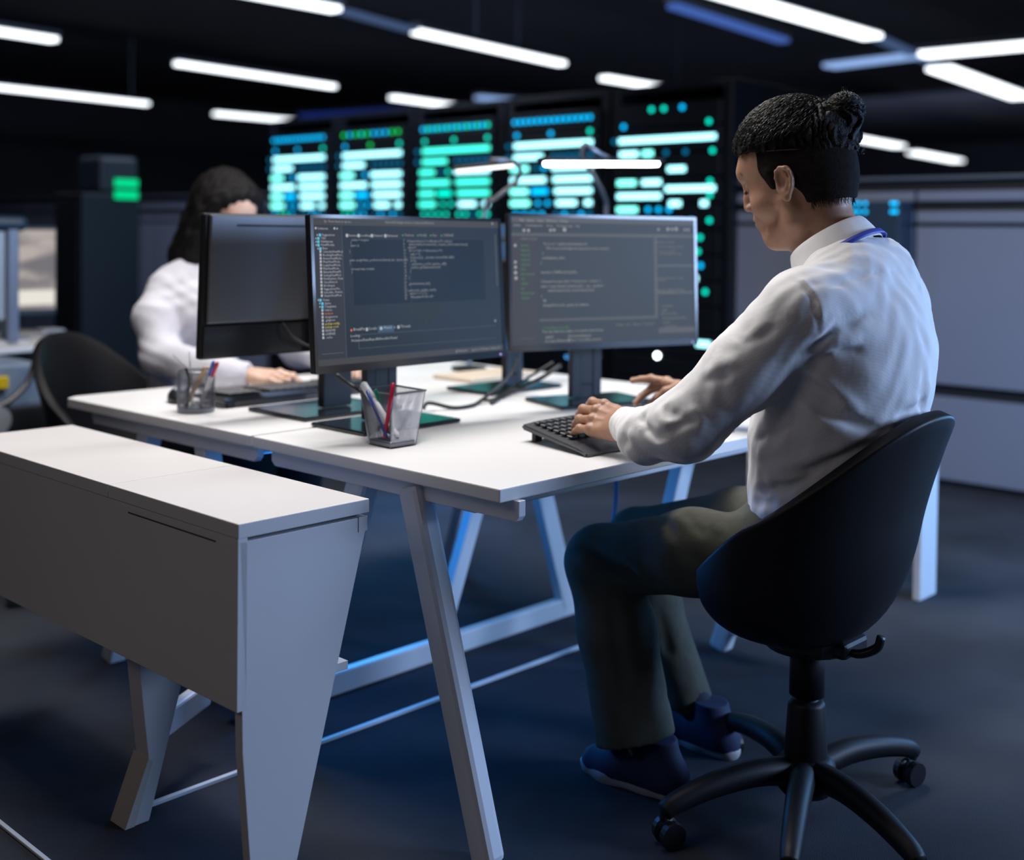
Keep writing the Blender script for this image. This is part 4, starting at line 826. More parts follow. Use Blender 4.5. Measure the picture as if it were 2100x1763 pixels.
def head_sdf(h, fem=False):
    g = SDF((-.165, -.105, -.235), (.150, .105, .165), h)
    g.ell((.002, 0, .048), (.106, .077, .090), k=.01).ell((.058, 0, .055), (.052, .056, .052), k=.03)
    g.ell((-.045, 0, .018), (.056, .064, .070), k=.03)
    g.ell((.052, 0, -.012), (.050, .056, .075), k=.03)                        # face
    g.cap((.100, -.024, .048), (.100, .024, .048), .012, k=.022)               # brow
    for s in (1, -1):
        g.cap((.020, s*.056, -.030), (.018, s*.050, -.070), .018, k=.02)      # jaw angle
        g.cap((.018, s*.050, -.070), (.080, s*.014, -.092), .018, .015, k=.02)
        g.ell((.072, s*.040, -.022), (.022, .020, .020), k=.025)              # cheek
        g.ell((.104, s*.031, .020), (.013, .016, .010), k=.012, sub=True)     # eye socket
        g.ell((.089, s*.031, .019), (.0135, .0150, .0115), k=.004)            # lidded eye
        g.fold([(.104, s*.020, .014), (.1035, s*.031, .0095), (.097, s*.044, .013)], .0022, -.0016)
    g.ell((.052, 0, -.085), (.044, .040, .030), k=.02)                        # under-jaw
    g.cap((.106, 0, .034), (.1135, 0, .002), .0085, .009, k=.012).cap((.1135, 0, .002), (.117, 0, -.013), .009, .0105, k=.008)
    for s in (1, -1): g.ell((.108, s*.0125, -.018), (.011, .0075, .0075), k=.006).ell((.110, s*.008, -.026), (.005, .0035, .004), k=.003, sub=True)
    g.ell((.094, 0, -.047), (.0175, .026, .026), k=.014)
    g.cap((.1035, -.017, -.0435), (.1035, .017, -.0435), .0052, k=.005).cap((.101, -.014, -.0545), (.101, .014, -.0545), .0060, k=.005)
    g.fold([(.106, -.024, -.049), (.111, 0, -.0485), (.106, .024, -.049)], .0022, -.0028)
    g.ell((.083, 0, -.078), (.0180, .022, .017), k=.012)                       # chin
    g.cap((-.026, 0, -.02), (-.024, 0, -.145), .053, .052, k=.03).cap((-.026, 0, -.13), (-.040, 0, -.215), .052, .056, k=.03)
    g.cap((.01, 0, -.07), (-.01, 0, -.18), .040, .046, k=.035)
    for s in (1, -1):                                                         # ears
        th = math.radians(12); R = [[math.cos(th), 0, math.sin(th)], [0, 1, 0], [-math.sin(th), 0, math.cos(th)]]
        ox = .006
        g.ell((ox+.000, s*.083, .002), (.0185, .0085, .031), R, k=.004)
        g.ell((ox+.006, s*.0915, .004), (.0105, .0062, .019), R, k=.003, sub=True)
        g.chain([(ox+.014, s*.085, .002), (ox+.0145, s*.087, .013), (ox+.010, s*.090, .024), (ox+.001, s*.092, .0285), (ox-.009, s*.094, .026), (ox-.0155, s*.094, .017), (ox-.0165, s*.0935, .003), (ox-.012, s*.091, -.010), (ox-.004, s*.088, -.022)], [.0026, .003, .0034, .0036, .0036, .0036, .0034, .0032, .003], k=.003)
        g.chain([(ox-.007, s*.0895, .016), (ox-.009, s*.0895, .002), (ox-.002, s*.089, -.011)], [.003, .003, .003], k=.003)
        g.ell((ox+.004, s*.084, -.026), (.0085, .006, .0105), k=.005)
        g.cap((ox+.015, s*.081, -.003), (ox+.016, s*.080, -.010), .0042, k=.004)
    return g
def frame(psi, th, face):        # face = +1 looks along +y, -1 along -y
    f0 = Vector((-math.sin(psi), math.cos(psi), 0))*face; u_ = Vector((0, 0, 1))
    F = f0*math.cos(th)-u_*math.sin(th); U = u_*math.cos(th)+f0*math.sin(th); return F, U.cross(F), U
# ---- hand: wrist, direction d, across a (towards the index side), back normal n
def hand_parts(wrist, d, a, n, sc, curls, thumb, h=.0016, spread=(.0, .0, .0, .0), forearm=None):
    W = Vector(wrist); d = Vector(d).normalized(); a = (Vector(a)-d*Vector(a).dot(d)).normalized(); n = Vector(n); n = a.cross(d) if a.cross(d).dot(n) > 0 else d.cross(a)
    pts = []; segs = []
    offs = (.032, .011, -.011, -.031); Lm = (.090, .093, .088, .080); fl = ((.044, .026, .021), (.048, .030, .022), (.044, .028, .021), (.034, .021, .019)); rr = (.0098, .0100, .0094, .0084)
    for i in range(4):
        m = W+(d*Lm[i]+a*offs[i]+n*(.004-.004*abs(i-1.2)))*sc; q = [m]; ang = 0; di = (d+a*spread[i]).normalized()
        for L, c in zip(fl[i], curls[i]): ang += math.radians(c); q.append(q[-1]+(di*math.cos(ang)-n*math.sin(ang))*L*sc)
        segs.append((q, [rr[i]*sc*1.08, rr[i]*sc, rr[i]*sc*.90, rr[i]*sc*.78]))
    tq = [W+(d*.022+a*.022-n*.006)*sc]+[W+(d*t[0]+a*t[1]+n*t[2])*sc for t in thumb]
    allp = [p for q, _ in segs for p in q]+tq+[W, W-d*.06*sc]
    lo = np.min([tuple(p) for p in allp], 0)-.03; hi = np.max([tuple(p) for p in allp], 0)+.03
    g = SDF(lo, hi, h)
    for i in range(4):
        m = segs[i][0][0]; s0 = W+(d*.012+a*offs[i]*.62)*sc; g.cap(s0-n*.003*sc, m-n*.004*sc, .0155*sc, .0125*sc, k=.012)
    g.cap(W+(d*.03+a*.018-n*.010)*sc, W+(d*.055+a*.026-n*.006)*sc, .015*sc, .012*sc, k=.012)     # thumb base
    g.cap(W+(d*.02-a*.022-n*.008)*sc, W+(d*.06-a*.026-n*.008)*sc, .013*sc, .011*sc, k=.012)
    for q, r in segs:
        for j in range(3): g.cap(q[j], q[j+1], r[j], r[j+1], k=.0022 if j else .005)
        g.ell(q[1]+n*.002*sc, (r[1]*1.08,)*3, k=.004)
        g.ell(q[0]+n*.003*sc, (r[0]*1.0,)*3, k=.006)
        tip = q[3]; td = (q[3]-q[2]).normalized(); tn = (n*td.dot(d)+d*0-n*0).normalized() if abs(td.dot(d)) > .1 else d
        up_ = (n-td*n.dot(td)).normalized(); nb = tip+up_*r[3]*.80
        R = [list(td), list(td.cross(up_)), list(up_)]; g.ell(nb+up_*.0004, (.0065*sc, .0052*sc, .0022*sc), R, k=.0012)
    g.chain(tq, [.0135*sc, .0125*sc, .0105*sc, .0088*sc][:len(tq)], k=.008)
    for i in range(3):
        p0 = W+(d*.045+a*offs[i]*.8+n*.010)*sc; g.fold([W+(d*.02+a*offs[i]*.4+n*.012)*sc, p0, segs[i][0][0]+n*.011*sc], .004, .0011)
    g.cap(W+d*.02*sc, W-d*.03*sc, .024*sc, .0245*sc, k=.018, flat=(n, 1.30)); g.cap(W-d*.03*sc, W-d*.07*sc, .0245*sc, .028*sc, k=.02)
    return g, segs

# ================= the man =================
PSI, TH = D(11), D(16); HS = 1.06; HO = Vector((2.2, 1.262, 1.309)); HF, HL, HU = frame(PSI, TH, 1)
man = thing('person', 'man with black hair bun and white striped shirt typing at the front desk', 'person', (2.2, 1.25, 0))
hg = head_sdf(.0021); hv, hf = hg.mesh(); hv = xf(hv, HF, HL, HU, HS, HO)
WL = Vector((1.995, 1.548, .800)); dL = Vector((.10, .97, .08)); aL = Vector((.62, -.10, .55)); nL = Vector((-.6, 0, .8))
lg, lsegs = hand_parts(WL, dL, aL, nL, 1.06, ((12, 24, 12), (14, 26, 14), (14, 26, 14), (12, 20, 12)), [(.048, .040, -.022), (.072, .044, -.030), (.092, .038, -.034)], spread=(.10, .02, -.04, -.08))
WR = Vector((2.485, 1.695, .804)); dR = Vector((-.02, .95, .05)); aR = Vector((-.60, .0, .65)); nR = Vector((.6, 0, .8))
rg_, rsegs = hand_parts(WR, dR, aR, nR, 1.02, ((6, 14, 10), (26, 36, 18), (30, 40, 20), (30, 38, 20)), [(.046, .040, -.020), (.066, .044, -.040), (.084, .036, -.058)], spread=(.12, .02, -.05, -.1))
tg = SDF((1.88, .9, .45), (2.66, 1.9, 1.25), .012)
tg.ell((2.2, 1.20, .62), (.16, .12, .12)).ell((2.2, 1.18, .78), (.15, .125, .16), k=.04).ell((2.2, 1.14, .97), (.17, .12, .17), k=.05)
tg.cap((2.04, 1.16, 1.06), (2.36, 1.16, 1.06), .055, k=.05).cap((2.2, 1.155, 1.04), (2.2, 1.175, 1.13), .045, k=.03)
SLj, ELj = (2.01, 1.165, 1.055), (1.945, 1.365, .825); SRj, ERj = (2.39, 1.165, 1.055), (2.50, 1.42, .83)
tg.chain([SLj, ELj, tuple(WL-dL.normalized()*.02)], [.05, .042, .030], k=.03).chain([SRj, ERj, tuple(WR-dR.normalized()*.02)], [.05, .042, .03], k=.03)
bg = SDF((1.94, 1.0, .0), (2.5, 1.85, .66), .012)
for x, kn, an in ((2.10, (2.08, 1.66, .475), (2.075, 1.56, .09)), (2.30, (2.34, 1.76, .46), (2.345, 1.63, .09))):
    bg.chain([(x, 1.24, .55), kn, tuple((Vector(kn)+Vector(an))/2+Vector((0, .02, 0))), an], [.07, .045, .04, .03], k=.03)
bv, bf_ = merge([(hv, hf), lg.mesh(), rg_.mesh(), tg.mesh(), bg.mesh()])
pydata('body', bv, bf_, SKIN, man)
# eyelashes and eyebrows
def hp(f, l, u): return HO+HS*(HF*f+HL*l+HU*u)
for s in (1, -1):
    bm = bmesh.new()
    for k in range(16):
        y = .019+.026*k/15; p = hp(.1035-.006*(k/15)**2, s*y, .0105+.002*abs(k/7.5-1)); tube(bm, [p, p+(HF*.006-HU*.004+HL*s*.001*(k-7)*.3)*1.0], [.0004, .0002], 3)
    e = obj('eyelashes', bm, HAIRM, man); e['kind'] = 'stuff'
    bm = bmesh.new()
    for k in range(60):
        q = random.random(); y = .012+.036*q; p = hp(.1125-.017*q*q, s*y, .044+.004*math.sin(q*PI)+random.uniform(-.003, .003)); tube(bm, [p, p+(HL*s*.006+HU*.002)*.9+HF*.0005], [.0005, .0002], 3)
    e = obj('eyebrow', bm, HAIRM, man); e['kind'] = 'stuff'
# short sides
sg_ = SDF((-.165, -.105, -.125), (.12, .105, .12), .0023)
sg_.ell((.002, 0, .048), (.109, .0800, .093), k=.01).ell((-.045, 0, .018), (.060, .0675, .074), k=.03)
sg_.cap((-.036, 0, -.01), (-.028, 0, -.085), .061, .0555, k=.03)
for s in (1, -1): sg_.cap((.034, s*.0705, .030), (.034, s*.066, .004), .0085, .006, k=.012)
sg_.cut((.058, 0, .03), (.8, 0, -.30)); 
sg_.cut((-.02, 0, -.046), (.10, 0, -.99))
for s in (1, -1): sg_.ell((.006, s*.088, -.004), (.024, .022, .036), k=.006, sub=True); sg_.ell((.02, s*.075, -.04), (.036, .04, .034), k=.01, sub=True)
sv, sf = sg_.mesh(); pydata('short_side_hair', xf(sv, HF, HL, HU, HS, HO), sf, STUB, man)
# curly top and bun
rh = random.Random(11)
tp = SDF((-.175, -.10, .03), (.13, .10, .20), .0024)
tp.ell((.010, 0, .082), (.100, .082, .082), k=.02).ell((-.06, 0, .070), (.062, .070, .072), k=.03).ell((.060, 0, .094), (.041, .058, .048), k=.03)
tp.cut((0, 0, .062), (.26, 0, -1)); 
tp.noise(lambda X, Y, Z: .0042*np.sin(X*190+5*np.sin(Y*90)+3*np.sin(Z*70))*np.sin(Y*120+4*np.sin(X*80)+Z*60)+.0016*np.sin(X*330+Z*210)*np.sin(Y*290-Z*150))
tv, tf = tp.mesh(); pydata('curly_top_hair', xf(tv, HF, HL, HU, HS, HO), tf, HAIRM, man)
BC = (-.112, -.004, .113)
bn = SDF((-.185, -.07, .04), (-.06, .06, .19), .0022)
bn.ell(BC, (.031, .035, .029), k=.01).cap((-.118, 0, .10), (-.104, 0, .058), .026, .024, k=.02)
bn.noise(lambda X, Y, Z: .0035*np.sin(np.arctan2(Z-.118, X+.124)*9+Y*160+4*np.sin(Z*90))+.0016*np.sin(X*300)*np.sin(Y*280+Z*200))
nv, nf = bn.mesh(); pydata('hair_bun', xf(nv, HF, HL, HU, HS, HO), nf, HAIRM, man)
def strands(name, gen, n, par, m=STRM, r=.0006, conv=hp):
    bm = bmesh.new()
    for k in range(n):
        pts = gen(k); tube(bm, [conv(*p) for p in pts], [r*(1-.6*i/(len(pts)-1)) for i in range(len(pts))], 3, False)
    o = obj(name, bm, m, par, True); o['kind'] = 'stuff'; return o
def curly(k):
    while True:
        a = rh.uniform(0, 2*PI); ph = rh.uniform(.02, 1.45); x = math.sin(ph)*math.cos(a); y = math.sin(ph)*math.sin(a); z = math.cos(ph)
        p = np.array([.001+.109*x, .085*y, .070+.097*z])
        if p[2]-.064-.26*p[0] > 0: break
    tgt = np.array([-.115, 0, .10]); out = []; fr = rh.uniform(180, 330); am = rh.uniform(.0015, .0042); ph0 = rh.uniform(0, 6)
    N = 11; L = rh.uniform(.025, .07)
    for i in range(N):
        s = i/(N-1)*L; nn = np.array([(p[0]-.005)/.103**2, p[1]/.077**2, (p[2]-.06)/.09**2]); nn /= np.linalg.norm(nn)
        side = np.cross(nn, tgt-p); side /= np.linalg.norm(side)+1e-6
        out.append(tuple(p+side*am*math.sin(fr*s+ph0)+nn*(am*.9*math.cos(fr*s+ph0)+.0048)))
        dv = tgt-p; dv -= nn*dv.dot(nn); dv /= np.linalg.norm(dv)+1e-6; p = p+dv*L/(N-1)
        e = ((p[0]-.005)/.109)**2+(p[1]/.087)**2+((p[2]-.070)/.099)**2; 
        c_ = np.array([.005, 0, .070]); p = c_+(p-c_)/math.sqrt(max(e, .3))
    return out
strands('hair_strands', curly, 2600, man, r=.0009)
def bunny(k):
    a = rh.uniform(0, 2*PI); b = rh.uniform(-1.2, 1.35); out = []; L = rh.uniform(.6, 1.8); w_ = rh.uniform(-.6, .6)
    for i in range(10):
        t_ = i/9; aa = a+L*t_; bb = b+w_*t_+.10*math.sin(12*t_+k); R = 1.05+.10*math.sin(17*t_+k*1.7)
        out.append((BC[0]+.032*R*math.cos(bb)*math.cos(aa), BC[1]+.036*R*math.cos(bb)*math.sin(aa), BC[2]+.030*R*math.sin(bb)))
    return out
strands('hair_strands', bunny, 700, man)
def fly(k):
    a = rh.uniform(-2.6, 2.6); x0 = rh.uniform(-.15, .09); p = np.array([x0, rh.uniform(-.04, .04), .150-2.2*(x0+.01)**2]); 
    if k % 3 == 0: p = np.array([BC[0]+rh.uniform(-.035, .02), rh.uniform(-.03, .03), BC[2]+rh.uniform(0, .033)])
    if k % 5 == 0: p = np.array([-.118, rh.uniform(-.03, .03), rh.uniform(.02, .08)])
    out = [tuple(p)]; d0 = np.array([rh.uniform(-1, 1), rh.uniform(-.6, .6), rh.uniform(-.1, 1)]); d0 /= np.linalg.norm(d0)
    if k % 5 == 0: d0[0] = -abs(d0[0])
    for i in range(6): p = p+d0*.0026; d0 = d0+np.array([rh.uniform(-.7, .7) for _ in range(3)]); d0 /= np.linalg.norm(d0); out.append(tuple(p))
    return out
def nape(k):
    f = rh.uniform(-.085, -.005); l_ = (1 if k % 2 else -1)*math.sqrt(max(0, .0545**2-(min(f, .0)+.030)**2))*1.02; u = -.047+.10*f+rh.uniform(-.002, .016); dl = rh.uniform(-.003, .003)
    return [(f, l_, u), (f+dl, l_*1.03, u-.006), (f+dl*2, l_*1.0, u-rh.uniform(.009, .016))]
strands('nape_hair', nape, 420, man, m=STUB, r=.00045)
strands('loose_strands', fly, 170, man, r=.0003)

und = []
for i in range(15):
    f = .03-.125*i/14; u = .063+.26*f-.001; l_ = .0805*math.sqrt(max(.02, 1-((f-.002)/.110)**2-((u-.048)/.094)**2)); und.append((f, l_, u))
for s in (1, -1): obj('undercut_line', T([hp(f, s*l_, u) for f, l_, u in und], .0013, 6), mat('scalp_brown', (.07, .035, .02), .7), man, True)
# ---- shirt
sh = SDF((1.83, .92, .56), (2.62, 1.80, 1.20), .0046)
sh.ell((2.2, 1.195, .66), (.168, .150, .12), k=.03).ell((2.195, 1.180, .79), (.178, .165, .17), k=.06).ell((2.205, 1.140, .965), (.188, .146, .19), k=.07)
sh.cap((2.17, 1.135, 1.125), (2.25, 1.130, 1.128), .074, k=.03); sh.cap((2.06, 1.135, 1.065), (2.34, 1.135, 1.065), .068, k=.06).cap((2.16, 1.145, 1.115), (2.26, 1.140, 1.118), .070, k=.04)
sh.cap((2.13, 1.13, 1.10), (2.03, 1.155, 1.075), .052, k=.05).cap((2.27, 1.13, 1.10), (2.37, 1.155, 1.075), .052, k=.05)
cufL = WL+dL.normalized()*.004; cufR = WR-dR.normalized()*.010
sh.chain([(2.02, 1.165, 1.055), (1.985, 1.255, .945), ELj, (1.945, 1.46, .795), tuple(cufL)], [.077, .073, .066, .052, .0375], k=.03)
sh.chain([(2.38, 1.165, 1.055), (2.45, 1.27, .94), ERj, (2.50, 1.58, .82), tuple(cufR+Vector((0, .04, 0)))], [.077, .07, .062, .050, .037], k=.03)
sh.cut(tuple(cufL+dL.normalized()*.016), tuple(dL), lo=(1.86, 1.50, .70), hi=(2.12, 1.74, .95))
sh.cut(tuple(cufR+dR.normalized()*.012), tuple(dR), lo=(2.40, 1.66, .70), hi=(2.60, 1.76, .95))
sh.noise(lambda X, Y, Z: .0013*np.sin(X*46+9*np.sin(Y*17)+Z*31)*np.sin(Z*38+6*np.sin(X*21+Y*14))+.0008*np.sin(Y*80+Z*66+4*np.sin(X*40)))
o_ = Vector((0, 0, HC))
def hit(g, px, py, t0=1.9, t1=3.1):
    d_ = ray(px, py); ts = np.arange(t0, t1, .003); P_2 = np.array(o_)[None]+ts[:, None]*np.array(d_)[None]
    I_ = np.round((P_2-g.lo)/g.h).astype(int); ok = ((I_ >= 0) & (I_ < g.n)).all(1); I_ = np.clip(I_, 0, g.n-1)
    v = np.where(ok, g.d[I_[:, 0], I_[:, 1], I_[:, 2]], 1); k = np.argmax(v < 0)
    return tuple(P_2[k]) if v[k] < 0 else None
def folds(g, lst):
    for w, h, px in lst:
        q = [hit(g, *p) for p in px]; q = [p for p in q if p is not None]
        if len(q) > 1: g.fold(q, w, h)
folds(sh, [
    (.010, -.008, [(1662, 712), (1720, 665), (1776, 643)]), (.012, .008, [(1668, 735), (1720, 700), (1770, 690)]), (.009, -.007, [(1655, 742), (1710, 722), (1772, 716)]),
    (.012, -.009, [(1632, 768), (1680, 800), (1735, 832)]), (.013, .008, [(1640, 755), (1700, 790), (1770, 850)]), (.012, -.009, [(1640, 800), (1700, 850), (1790, 876)]), (.014, .008, [(1630, 815), (1690, 870), (1780, 895)]),
    (.013, -.010, [(1836, 858), (1880, 838), (1900, 812)]), (.014, .010, [(1850, 832), (1890, 812), (1905, 780)]), (.010, -.006, [(1880, 800), (1893, 830), (1890, 850)]),
    (.011, -.007, [(1604, 978), (1690, 950), (1786, 900)]), (.012, .008, [(1600, 960), (1690, 930), (1760, 900)]), (.011, -.008, [(1545, 1010), (1610, 1000), (1690, 960)]), (.012, .007, [(1530, 1000), (1600, 985), (1660, 965)]),
    (.008, -.005, [(1545, 905), (1590, 890), (1632, 866)]), (.012, .006, [(1550, 935), (1600, 915), (1625, 890)]), (.010, -.006, [(1590, 985), (1600, 1000), (1620, 1005)]), (.012, -.006, [(1540, 1030), (1580, 1030), (1600, 1010)]),
    (.012, -.006, [(1700, 880), (1760, 880), (1840, 880)]), (.012, .006, [(1690, 895), (1760, 897), (1800, 895)]),
    (.010, -.0035, [(1502, 690), (1530, 700), (1600, 670)]), (.012, .004, [(1495, 705), (1540, 690), (1580, 650)]), (.016, -.003, [(1550, 600), (1540, 660), (1500, 740)]), (.012, .006, [(1450, 775), (1480, 750), (1520, 730)]), (.010, -.006, [(1440, 785), (1470, 770), (1500, 765)]),
    (.009, -.007, [(1362, 830), (1372, 850), (1400, 850)]), (.009, .007, [(1350, 838), (1358, 862), (1372, 878)]), (.009, -.008, [(1318, 852), (1330, 880), (1345, 895), (1372, 890)]), (.010, .007, [(1305, 862), (1322, 892), (1345, 905)]), (.009, -.007, [(1270, 895), (1285, 905), (1272, 920)]),
    (.010, -.006, [(1340, 905), (1400, 870), (1440, 850)]), (.009, .006, [(1290, 885), (1320, 905), (1360, 915)]), (.008, -.005, [(1310, 930), (1360, 935), (1410, 945)]), (.010, .005, [(1420, 830), (1440, 860), (1430, 900)]),
    # seams: yoke, armhole, side seam
    (.0052, -.0028, [(1684, 598), (1747, 571), (1800, 558), (1880, 553)]), (.0055, .0032, [(1600, 560), (1647, 576), (1674, 605), (1687, 648), (1686, 680)]), (.005, -.003, [(1594, 566), (1640, 583), (1666, 612), (1677, 650), (1676, 685)]),
    (.005, -.0026, [(1628, 775), (1630, 850), (1620, 930), (1612, 1000)]), (.0055, -.003, [(1252, 872), (1262, 895), (1256, 925)])])
shv, shf = sh.mesh(); pydata('shirt', shv, shf, SHIRT, man)
# collar: stand rising from the neckline and folding outwards
def collar(center, F_, L_, U_, rows, par, m, name='collar', N=56, gap=.16):
    vs, fs = [], []
    for j, (fn) in enumerate(rows):
        for i in range(N+1):
            a = -PI+gap+(2*PI-2*gap)*i/N; b = abs(a)/PI         # a = 0 at the back of the neck, b -> 1 at the front
            r, u = fn(b); p = Vector(center)+F_*(-math.cos(a))*r*1.04+L_*math.sin(a)*r+U_*u; vs.append(tuple(p))
    for j in range(len(rows)-1):
        for i in range(N): k = j*(N+1)+i; fs.append((k, k+1, k+N+2, k+N+1))
    me = bpy.data.meshes.new(name); me.from_pydata(vs, [], fs); o = link(name, me, m, par, True)
    md = o.modifiers.new('s', 'SOLIDIFY'); md.thickness = .0028; md.offset = 0; md = o.modifiers.new('u', 'SUBSURF'); md.levels = 1; md.render_levels = 1; return o
CF, CL, CU = frame(D(6), D(31), 1)
CC = Vector((2.202, 1.182, 1.158))
collar(CC, CF, CL, CU, [lambda b: (.078, -.012), lambda b: (.076, .018), lambda b: (.0735, .046-.008*b), lambda b: (.0765, .0535-.008*b), lambda b: (.081, .046-.006*b), lambda b: (.088+.004*b, .018+.004*b-.030*b**3), lambda b: (.093+.012*b*b+.020*b**5, -.004-.050*b**3)], man, SHIRT)
# lanyard around the collar
lan = []
for i in range(41):
    a = -2.15+4.30*i/40; b = abs(a)/PI; r = .0965+.020*b*b; u = .0045-.048*b**2.2+(.0 if b < .6 else 0); lan.append(CC+CF*(-math.cos(a))*r*1.04+CL*math.sin(a)*r+CU*u)
bm = bmesh.new(); prev = None
for p in lan:
    up_ = CU*.0062; c2 = (p-CC); c2 = (c2-CU*c2.dot(CU)).normalized()*.0012; ring = [bm.verts.new(p-up_-c2+c2*4), bm.verts.new(p+up_-c2), bm.verts.new(p+up_+c2), bm.verts.new(p-up_+c2*5)]
    if prev:
        for k in range(4): bm.faces.new((prev[k], prev[(k+1) % 4], ring[(k+1) % 4], ring[k]))
    prev = ring
bmesh.ops.recalc_face_normals(bm, faces=bm.faces)
obj('lanyard', bm, mat('blue_ribbon', (.035, .06, .42), .5), man, True)
# ---- trousers
tr_ = SDF((1.92, 1.0, .03), (2.50, 1.86, .72), .0052)
tr_.ell((2.2, 1.215, .60), (.175, .155, .115), k=.04)
tr_.chain([(2.105, 1.25, .550), (2.09, 1.44, .536), (2.080, 1.680, .472)], [.090, .086, .076], k=.03)
tr_.chain([(2.080, 1.680, .468), (2.075, 1.630, .33), (2.072, 1.572, .105)], [.078, .083, .088], k=.03)
tr_.chain([(2.30, 1.25, .565), (2.33, 1.48, .545), (2.34, 1.78, .462)], [.090, .080, .066], k=.03)
tr_.chain([(2.34, 1.78, .460), (2.35, 1.735, .31), (2.352, 1.635, .10)], [.066, .062, .060], k=.03)
tr_.cut((2.07, 1.565, .108), (0, -.28, -.96), lo=(1.92, 1.40, .03), hi=(2.20, 1.8, .28))
tr_.cut((2.35, 1.63, .085), (0, .15, -.96), lo=(2.22, 1.40, .03), hi=(2.5, 1.8, .28))
folds(tr_, [(.012, -.010, [(1185, 1115), (1230, 1140), (1290, 1170), (1320, 1200)]), (.016, .008, [(1180, 1140), (1230, 1165), (1290, 1200)]), (.010, -.007, [(1340, 1060), (1370, 1075), (1385, 1110)]), (.010, .007, [(1360, 1050), (1390, 1065), (1410, 1085)]),
    (.010, -.007, [(1400, 1045), (1420, 1075), (1450, 1100)]), (.014, -.008, [(1350, 1240), (1370, 1330), (1360, 1450)]), (.016, .007, [(1330, 1230), (1340, 1340), (1330, 1480)]), (.016, -.007, [(1250, 1220), (1270, 1350), (1290, 1480)]), (.010, .006, [(1470, 1050), (1465, 1075), (1480, 1095)])])
trv, trf = tr_.mesh(); pydata('trousers', trv, trf, TROU, man)
# ---- shoes
for s_ in (((2.075, 1.565, .15), (2.088, 1.535, .06)), ((2.35, 1.64, .14), (2.347, 1.58, .06))): obj('sock', T([s_[0], tuple((Vector(s_[0])+Vector(s_[1]))/2), s_[1]], [.040, .040, .043], 20), mat('navy_sock', (.012, .016, .035), .9), man, True)
def shoe(toe, heel, z, par, lift=0, H=.085):
    t0, h0 = Vector((*toe, z)), Vector((*heel, z+lift)); d = (t0-h0); L = d.length; d.normalize(); x = Vector((d.y, -d.x, 0)).normalized()
    lo = np.minimum(np.array(t0), np.array(h0))-.07; hi = np.maximum(np.array(t0), np.array(h0))+.07; hi[2] += .12; lo[2] = z-.005
    P_3 = lambda f, u, s=0: h0+d*L*f+Vector((0, 0, u))+x*s
    def sole(g, off):
        g.chain([P_3(.06, .018), P_3(.35, .018), P_3(.72, .018), P_3(.93, .020)], [.030+off, .031+off, .041+off, .034+off], k=.02, flat=((0, 0, 1), 1.0)); return g
    g = sole(SDF(lo, hi, .0035), .002); g.cut(P_3(0, .024), (0, 0, 1)); 
    sole_pts = g.mesh(); pydata('shoe_sole', *sole_pts, mat('white_rubber', (.42, .42, .42), .5), par)
    g = SDF(lo, hi, .0035); sole(g, -.003); g.chain([P_3(.10, .045), P_3(.35, .052), P_3(.60, .042), P_3(.88, .022)], [.034, .036, .036, .030], k=.03); g.cap(P_3(.16, .05), P_3(.26, H+.05), .038, .040, k=.03)
    g.cut(P_3(.2, H+.035), (0, 0, 1)); g.cut(P_3(0, .016), (0, 0, -1)); pydata('shoe', *g.mesh(), mat('navy_suede', (.010, .022, .07), .75, bump=.2, bscale=300), par)
    bm = bmesh.new()
    for k in range(4): c_ = P_3(.42+.085*k, .090-.013*k); tube(bm, spline([c_-x*.024-Vector((0, 0, .012)), c_+Vector((0, 0, .0)), c_+x*.024-Vector((0, 0, .012))], 4), .0028, 6)
    obj('laces', bm, mat('navy_lace', (.02, .04, .10), .7), par)
shoe((2.075, 1.70), (2.090, 1.465), 0, man)
shoe((2.35, 1.76), (2.345, 1.50), 0, man, H=.080)

# ================= the woman =================
wo = thing('person', 'woman with long black hair and white blouse, half hidden behind the big monitor', 'person', (2.15, 3.42, 0))
WF, WLf, WU = frame(D(-4), D(24), -1); WO = at(462, 418, 1, 3.40); WO = Vector((WO.x, 3.40, WO.z-.040)); WS = 1.0
wg = head_sdf(.003, True); wv, wf_ = wg.mesh(); wv = xf(wv, WF, WLf, WU, WS, WO)
wWr = at(512, 768, 2, .775); hd = Vector((.55, -.83, -.02))
whg, wseg = hand_parts(wWr, hd, (.70, .55, .25), (0, 0, 1), .92, ((12, 30, 16), (14, 32, 18), (16, 32, 18), (16, 28, 16)), [(.046, .036, -.016), (.070, .042, -.022), (.088, .040, -.024)], h=.0022)
w2 = Vector((2.42, 2.98, .785)); wh2, _ = hand_parts(w2, (-.45, -.88, -.02), (-.80, .45, .2), (0, 0, 1), .92, ((12, 30, 16), (14, 32, 18), (16, 32, 18), (16, 28, 16)), [(.046, .036, -.016), (.070, .042, -.022), (.088, .040, -.024)], h=.003)
NB = WO-WU*.16-WF*.05
wt = SDF((1.8, 2.9, .45), (2.6, 3.7, 1.2), .014); wt.ell((2.16, 3.44, .62), (.15, .11, .15)).ell((2.16, 3.44, .85), (.13, .10, .2), k=.05).cap((2.06, 3.46, .99), (2.24, 3.46, .99), .04, k=.04).cap((2.17, 3.45, .98), tuple(NB), .036, k=.03)
wl_ = SDF((1.9, 2.8, .0), (2.5, 3.6, .64), .014); 
for x in (2.07, 2.25): wl_.chain([(x, 3.42, .53), (x, 3.02, .52), (x, 3.06, .08)], [.08, .06, .045], k=.03)
vv, ff = merge([(wv, wf_), whg.mesh(), wh2.mesh(), wt.mesh(), wl_.mesh()]); pydata('body', vv, ff, SKINW, wo)
